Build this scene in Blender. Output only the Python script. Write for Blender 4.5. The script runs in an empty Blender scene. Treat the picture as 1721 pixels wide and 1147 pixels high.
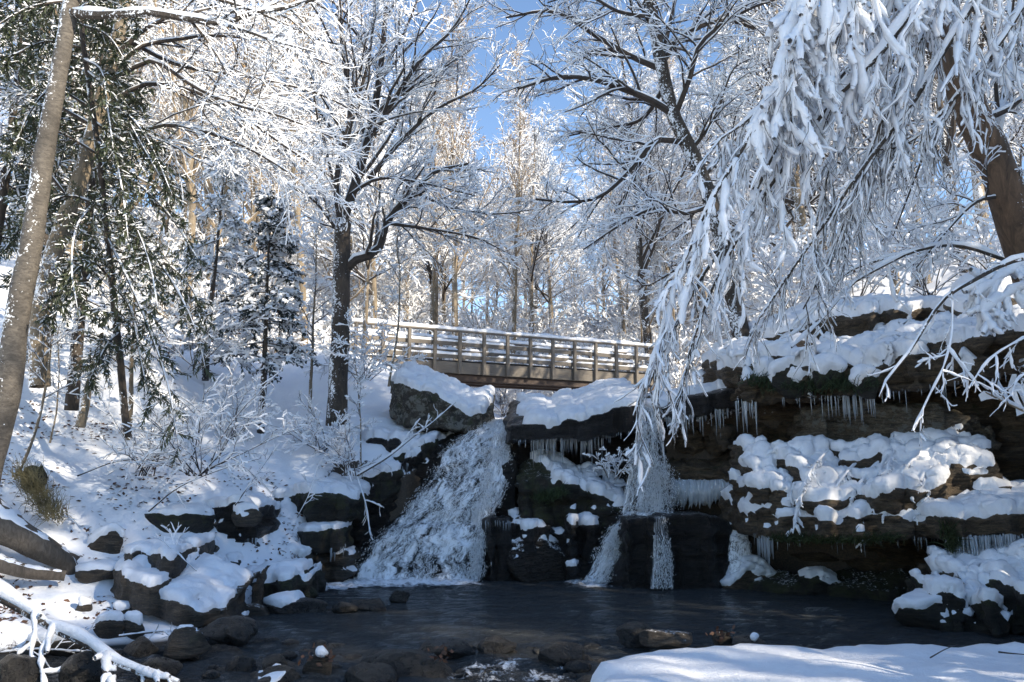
import bpy, math, numpy as np
from mathutils import Vector
C = bpy.context.scene
R = math.radians

# ---------------------------------------------------------------- camera
F, CX, CY, CAMZ = 1351.0, 860.5, 573.5, 2.0
PITCH = math.atan(226.5 / 1351.0)
cam = bpy.data.cameras.new('camera'); camo = bpy.data.objects.new('camera', cam)
C.collection.objects.link(camo); C.camera = camo
camo.location = (0, 0, CAMZ); camo.rotation_euler = (math.pi / 2 + PITCH, 0, 0)
cam.sensor_width = 36; cam.lens = 36 * F / 1721; cam.clip_end = 2000; cam.clip_start = 0.05

# ---------------------------------------------------------------- sky, sun, exposure
SUN_EL, SUN_AZ = 30.0, 122.0          # azimuth measured from +Y towards +X
world = bpy.data.worlds.new('World'); C.world = world; world.use_nodes = True
wn = world.node_tree; wn.nodes.clear()
sky = wn.nodes.new('ShaderNodeTexSky'); sky.sky_type = 'NISHITA'; sky.sun_disc = False
sky.sun_elevation = R(SUN_EL); sky.sun_rotation = R(SUN_AZ)
sky.air_density = 1.0; sky.dust_density = 0.0; sky.ozone_density = 2.6; sky.altitude = 300
bgn = wn.nodes.new('ShaderNodeBackground'); bgn.inputs[1].default_value = 0.135
won = wn.nodes.new('ShaderNodeOutputWorld')
wn.links.new(sky.outputs[0], bgn.inputs[0]); wn.links.new(bgn.outputs[0], won.inputs[0])
sl = bpy.data.lights.new('sun', 'SUN'); sl.energy = 4.6; sl.angle = R(0.5); sl.color = (1.0, 0.88, 0.70)
so = bpy.data.objects.new('sun', sl); C.collection.objects.link(so)
sd = Vector((math.sin(R(SUN_AZ)) * math.cos(R(SUN_EL)), math.cos(R(SUN_AZ)) * math.cos(R(SUN_EL)), math.sin(R(SUN_EL))))
so.rotation_euler = sd.to_track_quat('Z', 'Y').to_euler(); so.location = (20, 10, 30)
C.view_settings.view_transform = 'Standard'; C.view_settings.look = 'None'
C.view_settings.gamma = 1; C.view_settings.use_curve_mapping = False
C.view_settings.exposure = 1.03
C.render.engine = 'CYCLES'
C.cycles.max_bounces = 6; C.cycles.transparent_max_bounces = 12; C.cycles.use_denoising = True

# ---------------------------------------------------------------- rays
CP, SP = math.cos(PITCH), math.sin(PITCH)
def ray(px, py):
    u = (px - CX) / F; v = (CY - py) / F
    return np.array([u, CP - v * SP, SP + v * CP])
def P(px, py, Y):
    d = ray(px, py); return np.array([0, 0, CAMZ]) + d * (Y / d[1])
def G(px, py, z):
    d = ray(px, py); return np.array([0, 0, CAMZ]) + d * ((z - CAMZ) / d[2])

# ---------------------------------------------------------------- noise (vectorised gradient noise)
_rs = np.random.RandomState(7)
_perm = np.concatenate([_rs.permutation(256)] * 3)
_grad = _rs.normal(size=(256, 3)); _grad /= np.linalg.norm(_grad, axis=1)[:, None]
def perlin(p):
    p = np.asarray(p, float); i = np.floor(p).astype(int); f = p - i; i &= 255
    w = f * f * f * (f * (f * 6 - 15) + 10); out = 0
    for dx in (0, 1):
        for dy in (0, 1):
            for dz in (0, 1):
                h = _perm[_perm[_perm[(i[..., 0] + dx) & 255] + ((i[..., 1] + dy) & 255)] + ((i[..., 2] + dz) & 255)]
                g = _grad[h]; d = f - np.array([dx, dy, dz])
                wt = (w[..., 0] if dx else 1 - w[..., 0]) * (w[..., 1] if dy else 1 - w[..., 1]) * (w[..., 2] if dz else 1 - w[..., 2])
                out = out + wt * (g * d).sum(-1)
    return out * 1.6
def fbm(p, o=4, g=.5):
    p = np.asarray(p, float); s = 0; a = 1
    for k in range(o):
        s = s + a * perlin(p * (2.03 ** k) + 17.3 * k); a *= g
    return s
def sstep(a, b, x):
    t = np.clip((x - a) / (b - a), 0, 1); return t * t * (3 - 2 * t)
def nrm(v):
    return v / np.maximum(np.linalg.norm(v, axis=-1, keepdims=True), 1e-9)

# ---------------------------------------------------------------- objects
def tag(o, label=None, cat=None, group=None, kind=None):
    if label: o['label'] = label
    if cat: o['category'] = cat
    if group: o['group'] = group
    if kind: o['kind'] = kind
    return o
def empty(name, loc, label, cat, group=None):
    o = bpy.data.objects.new(name, None); C.collection.objects.link(o); o.location = loc
    o.empty_display_size = .2
    return tag(o, label, cat, group)
def mesh_data(name, v, faces, mats, midx=None, smooth=True):
    """faces: list of (M,K) int arrays"""
    me = bpy.data.meshes.new(name); v = np.asarray(v, np.float32)
    me.vertices.add(len(v)); me.vertices.foreach_set('co', v.ravel())
    faces = [np.asarray(f, np.int32) for f in faces if len(f)]
    tot = np.concatenate([np.full(len(f), f.shape[1], np.int32) for f in faces]); idx = np.concatenate([f.ravel() for f in faces])
    me.loops.add(len(idx)); me.loops.foreach_set('vertex_index', idx)
    me.polygons.add(len(tot)); me.polygons.foreach_set('loop_start', np.concatenate([[0], np.cumsum(tot)[:-1]]).astype(np.int32))
    if not isinstance(mats, (list, tuple)): mats = [mats]
    for m in mats: me.materials.append(m)
    if midx is not None: me.polygons.foreach_set('material_index', np.asarray(midx, np.int32))
    me.polygons.foreach_set('use_smooth', np.full(len(tot), bool(smooth)))
    me.update(calc_edges=True); me.validate()
    return me
class Geo:
    def __init__(s): s.v = []; s.f = []; s.m = []; s.n = 0
    def add(s, v, f, m=0):
        v = np.asarray(v, float).reshape(-1, 3); f = np.asarray(f, int)
        if not len(f): return
        s.v.append(v); s.f.append(f + s.n); s.m.append(np.full(len(f), m) if np.isscalar(m) else np.asarray(m)); s.n += len(v)
    def mesh(s, name, mats, org=(0, 0, 0), smooth=True):
        return mesh_data(name, np.concatenate(s.v) - np.array(org), s.f, mats, np.concatenate(s.m), smooth)
    def build(s, name, mats, parent=None, org=None, smooth=True):
        """under a thing: coordinates become local to it; alone: origin at the base"""
        if not s.v: return None
        fl = getattr(s, 'flow', None)
        if parent is not None:
            r = parent; o3 = np.array(r.location)
            while r.parent: r = r.parent; o3 = o3 + np.array(r.location)
            org = o3
        elif org is None:
            a = np.concatenate(s.v); org = np.array([a[:, 0].mean(), a[:, 1].mean(), a[:, 2].min()])
        me = s.mesh(name, mats, org, smooth)
        if fl is not None:
            fa = me.attributes.new('flow', 'FLOAT_VECTOR', 'POINT'); fv = np.zeros((len(me.vertices), 3), np.float32); fv[:len(fl)] = fl[:len(fv)]; fa.data.foreach_set('vector', fv.ravel())
        o = bpy.data.objects.new(name, me); C.collection.objects.link(o)
        if parent is not None: o.parent = parent
        else: o.location = org
        return o
def copy_tree(o, parent=None):
    c = o.copy(); C.collection.objects.link(c); c.parent = parent
    for ch in list(o.children): copy_tree(ch, c)
    return c
BOXF = np.array([[0, 3, 2, 1], [4, 5, 6, 7], [0, 1, 5, 4], [1, 2, 6, 5], [2, 3, 7, 6], [3, 0, 4, 7]])
def box(g, c, ax, ay, az, m=0):
    """c centre; ax, ay, az half-axis vectors"""
    c, ax, ay, az = map(np.asarray, (c, ax, ay, az))
    v = [c - ax - ay - az, c + ax - ay - az, c + ax + ay - az, c - ax + ay - az, c - ax - ay + az, c + ax - ay + az, c + ax + ay + az, c - ax + ay + az]
    g.add(v, BOXF, m)

# ---------------------------------------------------------------- tubes along many polylines at once
def frames(pts, rng=None):
    T = nrm(np.gradient(pts, axis=1)); mean = nrm(pts[:, -1] - pts[:, 0])
    B = len(pts); ref = np.tile(np.array([0, 0, 1.]), (B, 1))
    vert = np.abs(mean[:, 2]) > .93
    if vert.any():
        a = (rng or np.random.RandomState(1)).uniform(0, 6.28, B)
        ref[vert] = np.stack([np.cos(a), np.sin(a), 0 * a], 1)[vert]
    U = nrm(np.cross(T, ref[:, None, :])); V = np.cross(U, T)
    return T, U, V
def tube(g, pts, ru, rv=None, off=0, S=6, m=0, rng=None, fr=None, cap=False, offv=None):
    B, n, _ = pts.shape; T, U, V = fr if fr is not None else frames(pts, rng)
    rv = ru if rv is None else rv
    a = np.arange(S) * 2 * np.pi / S + .4
    if S == 3: a = np.array([np.pi * 1.15, np.pi * 1.85, np.pi / 2])
    c = pts + V * (np.asarray(off)[..., None] if np.ndim(off) else off)
    if offv is not None: c = c + offv
    ring = c[:, :, None, :] + U[:, :, None, :] * (ru[:, :, None] * np.cos(a))[..., None] + V[:, :, None, :] * (rv[:, :, None] * np.sin(a))[..., None]
    i = np.arange(B)[:, None, None] * n * S + np.arange(n - 1)[None, :, None] * S; k = np.arange(S)[None, None, :]; k2 = (k + 1) % S
    f = np.stack([i + k, i + k2, i + S + k2, i + S + k], -1).reshape(-1, 4)
    v = ring.reshape(-1, 3); g.add(v, f, m)
def twig3(g, pts, r, h, rng=None):
    """thin twig: dark underside, snow on its two upper faces. mats 0 bark 1 snow"""
    B, n, _ = pts.shape; T, U, V = frames(pts, rng)
    ring = np.stack([pts - U * r[..., None] - V * (r * .7)[..., None], pts + U * r[..., None] - V * (r * .7)[..., None], pts + V * (r + h)[..., None]], 2)
    i = np.arange(B)[:, None, None] * n * 3 + np.arange(n - 1)[None, :, None] * 3; k = np.arange(3)[None, None, :]; k2 = (k + 1) % 3
    f = np.stack([i + k, i + k2, i + 3 + k2, i + 3 + k], -1).reshape(-1, 4)
    g.add(ring.reshape(-1, 3), f, np.tile(np.array([0, 1, 1]), B * (n - 1)))
def resample(pl, n):
    """Catmull-Rom through the points, n samples evenly spaced"""
    p = np.asarray(pl, float); q = np.vstack([2 * p[0] - p[1], p, 2 * p[-1] - p[-2]]); out = []
    for i in range(1, len(q) - 2):
        t = np.linspace(0, 1, 12, endpoint=False)[:, None]; a, b, c, d = q[i - 1], q[i], q[i + 1], q[i + 2]
        out.append(.5 * (2 * b + (c - a) * t + (2 * a - 5 * b + 4 * c - d) * t ** 2 + (3 * b - a - 3 * c + d) * t ** 3))
    out = np.vstack(out + [p[-1:]]); s = np.concatenate([[0], np.cumsum(np.linalg.norm(np.diff(out[:, :3], axis=0), axis=1))])
    x = np.linspace(0, s[-1], n); return np.stack([np.interp(x, s, out[:, k]) for k in range(out.shape[1])], 1)
def px_line(l, n=14):
    """[(px,py,Y)] -> (1,n,3) world"""
    return resample([P(*q) for q in l], n)[None]
def grow(rng, s, d, L, n, wander=.15, trop=0., sag=0.):
    B = len(s); d = nrm(d); pts = [s]; st = (L / (n - 1))[:, None]
    for i in range(n - 1):
        d = nrm(d + rng.normal(0, wander, (B, 3)) + np.array([0, 0, trop]) - np.array([0, 0, sag]) * (i / n))
        pts.append(pts[-1] + d * st)
    return np.stack(pts, 1)
def spawn(rng, pts, rad, k, t0=.2, t1=.98, ang=50, aj=12, flat=0., up=0.):
    B, n, _ = pts.shape
    t = (np.arange(k)[None] + rng.uniform(0, 1, (B, k))) / k * (t1 - t0) + t0; x = t * (n - 1); i = np.minimum(x.astype(int), n - 2); f = (x - i)[..., None]
    b = np.arange(B)[:, None]; s = pts[b, i] * (1 - f) + pts[b, i + 1] * f; T = nrm(pts[b, i + 1] - pts[b, i])
    r = rad[b, i] * (1 - f[..., 0]) + rad[b, i + 1] * f[..., 0]
    pp = rng.normal(size=T.shape)
    if flat: pp[..., 2] *= (1 - flat)
    pp = nrm(np.cross(T, pp) if not flat else pp - T * (pp * T).sum(-1, keepdims=True))
    a = np.radians(rng.normal(ang, aj, (B, k)))[..., None]
    d = T * np.cos(a) + pp * np.sin(a); d[..., 2] += up
    return s.reshape(-1, 3), nrm(d).reshape(-1, 3), t.ravel(), r.ravel()
def taper(r0, n, tip=.25, pw=1.):
    return np.asarray(r0)[:, None] * (1 - (1 - tip) * np.linspace(0, 1, n)[None] ** pw)
def plen(pts): return np.linalg.norm(np.diff(pts, axis=1), axis=2).sum(1)
def snow_on(g, pts, r, k=1., S=5, m=0, rng=None, wmin=0.01, lump=.35):
    """snow lying along limbs: sits on the upper side, thicker where the limb is level"""
    B, n, _ = pts.shape; rng = rng or np.random.RandomState(3); T, U, V = frames(pts, rng)
    hz = np.sqrt(np.clip(1 - T[..., 2] ** 2, 0, 1)); nz = 1 + lump * rng.normal(0, 1, (B, n)); nz = np.clip(nz, .25, 1.9)
    a = np.maximum(r * .95, wmin) * (.55 + .45 * nz); b = (np.maximum(r * .55, wmin * .9) * k * (.15 + .85 * hz)) * nz
    e = np.ones(n); e[0] = .5; e[-1] = .25
    a = a * e; b = b * e
    tube(g, pts, a, b, off=r * .55 + b * .55, S=S, m=m, fr=(T, U, V))

# ---------------------------------------------------------------- materials
class Mat:
    def __init__(s, name):
        s.m = bpy.data.materials.new(name); s.m.use_nodes = True; s.t = s.m.node_tree; s.b = s.t.nodes['Principled BSDF']; s.geo = None
    def n(s, ty, **k):
        x = s.t.nodes.new(ty)
        for a, b in k.items(): setattr(x, a, b)
        return x
    def l(s, a, b): s.t.links.new(a, b)
    def pos(s, scale=(1, 1, 1), obj=False):
        if obj: src = s.n('ShaderNodeTexCoord').outputs['Object']
        else: src = s.n('ShaderNodeNewGeometry').outputs['Position']
        mp = s.n('ShaderNodeMapping'); mp.inputs['Scale'].default_value = scale; s.l(src, mp.inputs[0]); return mp.outputs[0]
    def noise(s, scale, detail=5, rough=.6, vec=None, dist=0.):
        x = s.n('ShaderNodeTexNoise'); x.inputs['Scale'].default_value = scale; x.inputs['Detail'].default_value = detail; x.inputs['Roughness'].default_value = rough
        x.inputs['Distortion'].default_value = dist
        if vec is not None: s.l(vec, x.inputs['Vector'])
        return x.outputs['Fac']
    def ramp(s, fac, stops):
        x = s.n('ShaderNodeValToRGB'); e = x.color_ramp.elements
        while len(e) < len(stops): e.new(.5)
        for i, (p, c) in enumerate(stops):
            e[i].position = p; e[i].color = (*c, 1) if len(np.atleast_1d(c)) == 3 else (c, c, c, 1)
        s.l(fac, x.inputs[0]); return x.outputs[0]
    def mix(s, f, a, b):
        x = s.n('ShaderNodeMix', data_type='RGBA')
        for sock, val in ((x.inputs[0], f), (x.inputs[6], a), (x.inputs[7], b)):
            if hasattr(val, 'is_linked') or hasattr(val, 'links'): s.l(val, sock)
            elif np.ndim(val): sock.default_value = (*val, 1)
            else: sock.default_value = val
        return x.outputs[2]
    def math(s, op, a, b=0.):
        x = s.n('ShaderNodeMath', operation=op)
        for sock, val in zip(x.inputs, (a, b)):
            if hasattr(val, 'links'): s.l(val, sock)
            else: sock.default_value = val
        return x.outputs[0]
    def nz(s):
        g = s.n('ShaderNodeNewGeometry'); x = s.n('ShaderNodeSeparateXYZ'); s.l(g.outputs['Normal'], x.inputs[0]); return x.outputs
    def pz(s):
        g = s.n('ShaderNodeNewGeometry'); x = s.n('ShaderNodeSeparateXYZ'); s.l(g.outputs['Position'], x.inputs[0]); return x.outputs
    def bump(s, h, strength=.3, dist=.02):
        x = s.n('ShaderNodeBump'); x.inputs['Strength'].default_value = strength; x.inputs['Distance'].default_value = dist
        s.l(h, x.inputs['Height']); s.l(x.outputs[0], s.b.inputs['Normal']); return x
    def col(s, c):
        if hasattr(c, 'links'): s.l(c, s.b.inputs['Base Color'])
        else: s.b.inputs['Base Color'].default_value = (*c, 1)
    def set(s, **k):
        for a, v in k.items():
            i = s.b.inputs[a.replace('_', ' ')]
            if hasattr(v, 'links'): s.l(v, i)
            else: i.default_value = v
SNOW = (.84, .86, .89)
def m_snow(name='snow', bs=.6, spec=False):
    M = Mat(name); v = M.pos()
    n1 = M.noise(9, 6, .65, v); n2 = M.noise(70, 3, .6, v)
    M.col(M.ramp(n1, [(.25, (.78, .80, .84)), (.7, (.87, .885, .91))]))
    M.bump(M.math('ADD', n1, M.math('MULTIPLY', n2, .35)), bs, .05); M.set(Roughness=.62)
    M.b.inputs['Specular IOR Level'].default_value = .3
    return M.m
def m_bark(name, c0, c1, scale=14, stretch=.25, snowy=0., dirx=-1., rough=.85, horiz=False):
    M = Mat(name); v = M.pos((1, 1, stretch) if not horiz else (.7, .7, 1.5)); n = M.noise(scale, 6, .72, v, .9); big = M.noise(1.7, 3, .5, M.pos())
    c = M.ramp(n, [(.3, c0), (.68, c1)])
    c = M.mix(M.ramp(big, [(.45, .0), (.7, .55)]), c, tuple(np.array(c0) * .8))
    if snowy:
        fl = M.noise(22, 5, .7, M.pos()); patch = M.noise(3.5, 4, .6, M.pos((1, 1, .6))); nx = M.nz()
        side = M.math('ADD', M.math('MULTIPLY', nx[0], dirx * .10), M.math('MULTIPLY', nx[1], -.04))
        f = M.math('ADD', M.math('ADD', M.math('MULTIPLY', fl, .75), M.math('MULTIPLY', patch, .5)), side)
        c = M.mix(M.ramp(f, [(.87 - snowy, .0), (.90 - snowy, 1.)]), c, SNOW)
    M.col(c); M.bump(n, .8, .02); M.set(Roughness=rough); return M.m
def m_rock(name, c0, c1, moss=0., dust=0., rough=.5, strata=True, mossc=(.026, .028, .010), lichen=0.):
    M = Mat(name); v = M.pos((1, 1, 1)); vs = M.pos((1, 1, 5)) if strata else v
    n = M.noise(2.2, 8, .72, vs, .8); f = M.noise(9, 7, .78, M.pos((.8, .8, 4.5)) if strata else v, .5); sp = M.noise(45, 3, .6, v)
    c = M.ramp(n, [(.32, tuple(np.array(c0) * .7)), (.48, tuple((np.array(c0) + np.array(c1)) * .42)), (.66, c1)])
    c = M.mix(M.ramp(f, [(.38, .85), (.56, 0.)]), c, tuple(np.array(c0) * .3))
    c = M.mix(M.ramp(sp, [(.60, 0.), (.72, .5)]), c, tuple(np.array(c1) * 1.7))
    nz = M.nz()[2]
    if lichen:
        ln = M.noise(5, 6, .75, v); c = M.mix(M.ramp(ln, [(.62 - lichen, 0.), (.66 - lichen, .85)]), c, (.20, .195, .165))
    if moss:
        mn = M.noise(3.1, 6, .7, v); mf = M.math('ADD', mn, M.math('MULTIPLY', nz, .12))
        c = M.mix(M.ramp(mf, [(.70 - moss, 0.), (.82 - moss, .9)]), c, M.mix(sp, mossc, tuple(np.array(mossc) * 2.2)))
    if dust:
        dn = M.noise(20, 6, .75, v); df = M.math('ADD', M.math('MULTIPLY', dn, .75), M.math('MULTIPLY', nz, .32))
        c = M.mix(M.ramp(df, [(.80 - dust, 0.), (.84 - dust, 1.)]), c, SNOW)
    M.col(c); h = M.math('ADD', M.math('MULTIPLY', f, .7), M.math('ADD', n, M.math('MULTIPLY', sp, .18))); M.bump(h, 1., .09)
    M.set(Roughness=M.ramp(f, [(.3, rough * .6), (.7, min(1, rough * 1.3))])); return M.m
def m_plain(name, c, rough=.7, var=.3, scale=12):
    M = Mat(name); n = M.noise(scale, 4, .6, M.pos()); c = np.array(c)
    M.col(M.ramp(n, [(.3, tuple(c * (1 - var))), (.7, tuple(np.minimum(c * (1 + var), 1)))])); M.set(Roughness=rough); return M.m
def m_leafy(name, c, trans=.3):
    M = Mat(name); n = M.noise(4, 3, .6, M.pos()); c = np.array(c)
    M.col(M.ramp(n, [(.3, tuple(c * .55)), (.7, tuple(c * 1.4))])); M.set(Roughness=.6); return M.m
def m_ice():
    M = Mat('ice'); n = M.noise(6, 4, .6, M.pos((4, 4, .5)))
    M.col(M.ramp(n, [(.3, (.55, .62, .68)), (.7, (.8, .85, .9))])); M.set(Roughness=.12, Transmission_Weight=.65, IOR=1.31); return M.m
def m_wood(name, c0, c1, axis):
    """grain along the bridge axis (object coordinates: x along the board)"""
    M = Mat(name); v = M.pos((.7, 14, 14), obj=True); n = M.noise(5, 6, .7, v, .4); b = M.noise(.9, 3, .5, M.pos((1, 1, 1)))
    c = M.ramp(n, [(.3, c0), (.7, c1)]); c = M.mix(M.ramp(b, [(.4, 0.), (.7, .5)]), c, tuple(np.array(c0) * .75)); M.col(c); M.bump(n, .4, .01); M.set(Roughness=.8); return M.m
def m_water():
    M = Mat('pool_water'); v = M.pos((1, 2.6, 1)); n1 = M.noise(2.2, 5, .65, v, 1.2); n2 = M.noise(11, 3, .6, v, .6)
    M.col((.050, .054, .056)); M.set(Roughness=.08, IOR=1.33); M.b.inputs['Specular IOR Level'].default_value = .5
    M.bump(M.math('ADD', n1, M.math('MULTIPLY', n2, .35)), 1., .22); return M.m
def m_fall(name, lo, hi, sx=11, sz=1.8, white=(.88, .90, .93)):
    """white water; where the sheet thins, nothing of it is left and the wet rock shows"""
    M = Mat(name); at = M.n('ShaderNodeAttribute'); at.attribute_name = 'flow'
    def mp(sc):
        x = M.n('ShaderNodeMapping'); x.inputs['Scale'].default_value = sc; M.l(at.outputs['Vector'], x.inputs[0]); return x.outputs[0]
    n = M.noise(1., 6, .7, mp((sx, sz, 1)), .5); f = M.noise(1., 5, .75, mp((sx * 1.3, sz * 3.5, 1)), 1.2); big = M.noise(1., 3, .6, mp((sx * .22, sz * .5, 1)), .6)
    h = M.math('ADD', M.math('ADD', M.math('MULTIPLY', n, .5), M.math('MULTIPLY', f, .45)), M.math('MULTIPLY', big, .46)); sz_ = M.n('ShaderNodeSeparateXYZ'); M.l(at.outputs['Vector'], sz_.inputs[0]); h = M.math('ADD', h, M.math('MULTIPLY', M.math('SUBTRACT', sz_.outputs[2], 1.), .22)); a = M.ramp(h, [(lo + .135, 0.), (hi + .135, 1.)])
    M.col(white); M.set(Roughness=.4, Alpha=a); M.bump(h, .5, .03); M.set(Subsurface_Weight=.25); M.b.inputs['Subsurface Radius'].default_value = (.2, .2, .2); return M.m
def m_terrain():
    M = Mat('snowy_ground'); v = M.pos(); nz = M.nz()[2]; z = M.pz()[2]
    n1 = M.noise(1.3, 6, .65, v); n2 = M.noise(11, 6, .75, v); n3 = M.noise(38, 4, .7, v)
    snow = M.ramp(n1, [(.25, (.77, .79, .83)), (.7, (.86, .88, .905))])
    dirt = M.ramp(n3, [(.3, (.018, .014, .01)), (.55, (.06, .042, .026)), (.75, (.12, .075, .04))])
    f = M.math('ADD', M.math('MULTIPLY', nz, .55), M.math('ADD', M.math('MULTIPLY', n1, .42), M.math('MULTIPLY', n2, .62)))
    c = M.mix(M.ramp(f, [(.74, 0.), (.80, 1.)]), dirt, snow)
    c = M.mix(M.ramp(z, [(.0, 1.), (.06, 0.)]), c, (.02, .017, .013))
    M.col(c); M.bump(M.math('ADD', n1, M.math('MULTIPLY', n2, .3)), .5, .06); M.set(Roughness=.7); return M.m

snow = m_snow(); terrain_m = m_terrain()
bark = m_bark('bark_dark', (.022, .017, .013), (.085, .066, .050), snowy=.13)
bark_tan = m_bark('bark_tan', (.10, .080, .056), (.30, .24, .165), snowy=.14)
bark_birch = m_bark('bark_birch', (.036, .031, .026), (.155, .135, .112), scale=15, snowy=.13, horiz=True)
bark_right = m_bark('bark_brown', (.035, .022, .014), (.17, .105, .062), scale=9, stretch=.14, snowy=.10, dirx=1.)
bark_twig = m_plain('twig_bark', (.045, .034, .027), .85)
bark_gold = m_plain('twig_bark_tan', (.25, .19, .125), .85)
rock_dark = m_rock('rock_wet_dark', (.010, .009, .008), (.050, .040, .032), moss=.04, rough=.38, dust=.055)
rock_brown = m_rock('rock_brown', (.034, .025, .015), (.21, .15, .09), moss=.08, rough=.55, dust=.03)
rock_grey = m_rock('rock_grey', (.035, .031, .026), (.16, .145, .125), moss=.05, dust=.05, rough=.7, strata=False, lichen=.05)
rock_lich = m_rock('rock_lichen', (.020, .017, .013), (.12, .10, .075), moss=.16, dust=.02, rough=.75, strata=False, lichen=.12)
lit_rock_face = m_rock('lit_rock_face', (.055, .042, .028), (.32, .26, .18), moss=.08, rough=.8, lichen=.08)  # lighter rock colour stands in for light falling on the recessed wall
rock_moss = m_rock('rock_mossy', (.014, .012, .009), (.06, .052, .036), moss=.20, dust=.09, rough=.7)
rock_bank = m_rock('rock_bank', (.032, .025, .018), (.15, .118, .082), moss=.05, dust=.09, rough=.7)
rock_stone = m_rock('rock_creek', (.012, .011, .010), (.065, .058, .048), rough=.32, strata=False)
ice = m_ice(); water_m = m_water()
fall_m = m_fall('falling_water', .49, .635); veil_m = m_fall('falling_water_veil', .50, .67, sx=16, sz=.9)
foam_m = m_fall('foam', .40, .60, sx=6, sz=6); trickle_m = m_fall('trickle', .55, .70, sx=22, sz=.8); rapid_m = m_fall('rapids', .60, .74, sx=7, sz=4); drop_m = m_plain('water_drops', (.90, .92, .94), .25, .08)
needle = m_leafy('hemlock_needles', (.052, .066, .034)); needle_b = m_leafy('spruce_needles', (.022, .034, .030))
moss_m = m_leafy('moss', (.035, .050, .014)); fern_m = m_leafy('fern', (.030, .050, .016)); grass_m = m_leafy('dry_grass', (.16, .14, .07))
leaf_m = m_plain('dead_leaves', (.085, .040, .022), .7, .6, 25); leaf_tan = m_plain('tan_leaves', (.33, .20, .085), .7, .3, 9)
plank_m = m_wood('weathered_planks', (.085, .074, .062), (.21, .185, .155), 0); beam_m = m_plain('bridge_beam', (.045, .028, .02), .7)

# ---------------------------------------------------------------- ground
def base(x, y):
    z = .3 + 3.9 * sstep(9, 28, y)
    z = z + 9 * np.tanh(np.maximum(0, -x - 4) * .045) * sstep(4, 22, y) + 9 * np.tanh(np.maximum(0, x - 7) * .07)
    return z + 17 * np.tanh(np.maximum(0, y - 32) * .014) + 5 * np.tanh(np.maximum(0, y - 40) * .02) * sstep(-4, -25, x)
CTRL = [P(*q) for q in [(437, 735, 19), (568, 704, 18), (450, 862, 15.2), (500, 810, 16.4), (620, 800, 17.1), (650, 765, 17.8), (700, 750, 18.5), (150, 760, 14), (50, 660, 16),
    (60, 560, 19), (250, 700, 17), (330, 650, 21), (300, 800, 14.5), (380, 790, 15.5), (100, 830, 13), (200, 865, 13.4), (20, 880, 11.9), (330, 870, 13.4), (640, 605, 24.5), (500, 610, 24),
    (120, 965, 11.8), (60, 1005, 11), (200, 1010, 11.2), (250, 1065, 10.3), (60, 1075, 9.8), (350, 960, 13.0), (440, 965, 13.6), (150, 905, 12.6), (230, 1050, 10.3), (330, 1062, 10.8), (300, 1010, 11.9), (400, 1035, 12.0), (250, 965, 12.4), (110, 1040, 10.2), (30, 1040, 10.2), (180, 1060, 10.0), (0, 960, 11.6), (-60, 1000, 10.8), (-100, 900, 12)]]
CTRL += [np.array(q) for q in [(3.5, 17.5, 3.3), (5.5, 15.5, 3.6), (8, 13, 4.2), (9.5, 17, 5.2), (5, 20, 4.1), (2.6, 20.5, 3.7), (4.6, 31, 5.0), (12, 11, 5.2), (-.3, 20, 2.95), (-.2, 24, 3.1), (.3, 28.5, 3.3),
    (1, 34, 3.6), (2, 42, 4.5), (1.6, 22, 3.6), (-2.6, 21.5, 3.9), (-2.4, 26.5, 4.6), (-5, 27, 5.6), (9, 25, 6), (-12, 12, 5), (-10, 18, 6.2), (14, 20, 7), (-7, 5, 1.2), (-9.5, 9, 2.2)]]
CTRL = np.array(CTRL); _K = lambda a, b: np.exp(-(((a[:, None, :2] - b[None, :, :2]) / 3.2) ** 2).sum(-1))
_W = np.linalg.solve(_K(CTRL, CTRL) + .06 * np.eye(len(CTRL)), CTRL[:, 2] - base(CTRL[:, 0], CTRL[:, 1]))
BASIN = np.array([tuple(G(*q, 0)[:2]) for q in [(592, 968), (545, 985), (520, 1003), (470, 1022), (440, 1045), (400, 1062), (330, 1082), (250, 1092), (180, 1096), (100, 1104), (0, 1106), (-150, 1110)]] +
    [(-9, 6), (-9, 2), (9, 2), (11, 9), (10.4, 13.2), (8.2, 14.4), (6.2, 15.2), (4.4, 16.3), (2.6, 17.6), (.9, 18.0), (-.3, 18.6), (-1.5, 17.9), (-2.0, 17.1)])
def sdist(x, y, poly):
    d = np.full(x.shape, 1e9); ins = np.zeros(x.shape, bool); n = len(poly)
    for i in range(n):
        a, b = poly[i], poly[(i + 1) % n]; e = b - a; t = np.clip(((x - a[0]) * e[0] + (y - a[1]) * e[1]) / (e @ e), 0, 1)
        d = np.minimum(d, np.hypot(x - a[0] - t * e[0], y - a[1] - t * e[1]))
        c = ((a[1] > y) != (b[1] > y)) & (x < (b[0] - a[0]) * (y - a[1]) / (b[1] - a[1] + 1e-12) + a[0]); ins ^= c
    return np.where(ins, -d, d)
def ground(x, y, fine=True):
    x = np.asarray(x, float); y = np.asarray(y, float); sh = x.shape; x = x.ravel(); y = y.ravel(); q = np.stack([x, y, 0 * x], 1)
    z = base(x, y) + _K(q, CTRL) @ _W
    z = z + .22 * fbm(q * .45 + 3, 3) * sstep(3, 10, np.hypot(x + 1, y - 12)) + (.07 * fbm(q * 1.9, 4) if fine else 0)
    s = sdist(x, y, BASIN); k = sstep(-.05, .55, s + .12 * perlin(q * 1.3))
    return (-.45 * (1 - k) + np.maximum(z, .12) * k).reshape(sh)
def axis(a, b, st, far, gr=1.16):
    l = list(np.arange(a, b + 1e-6, st)); s = st
    while l[-1] < far[1]: s *= gr; l.append(l[-1] + s)
    s = st
    while l[0] > far[0]: s *= gr; l.insert(0, l[0] - s)
    return np.array(l)
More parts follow.
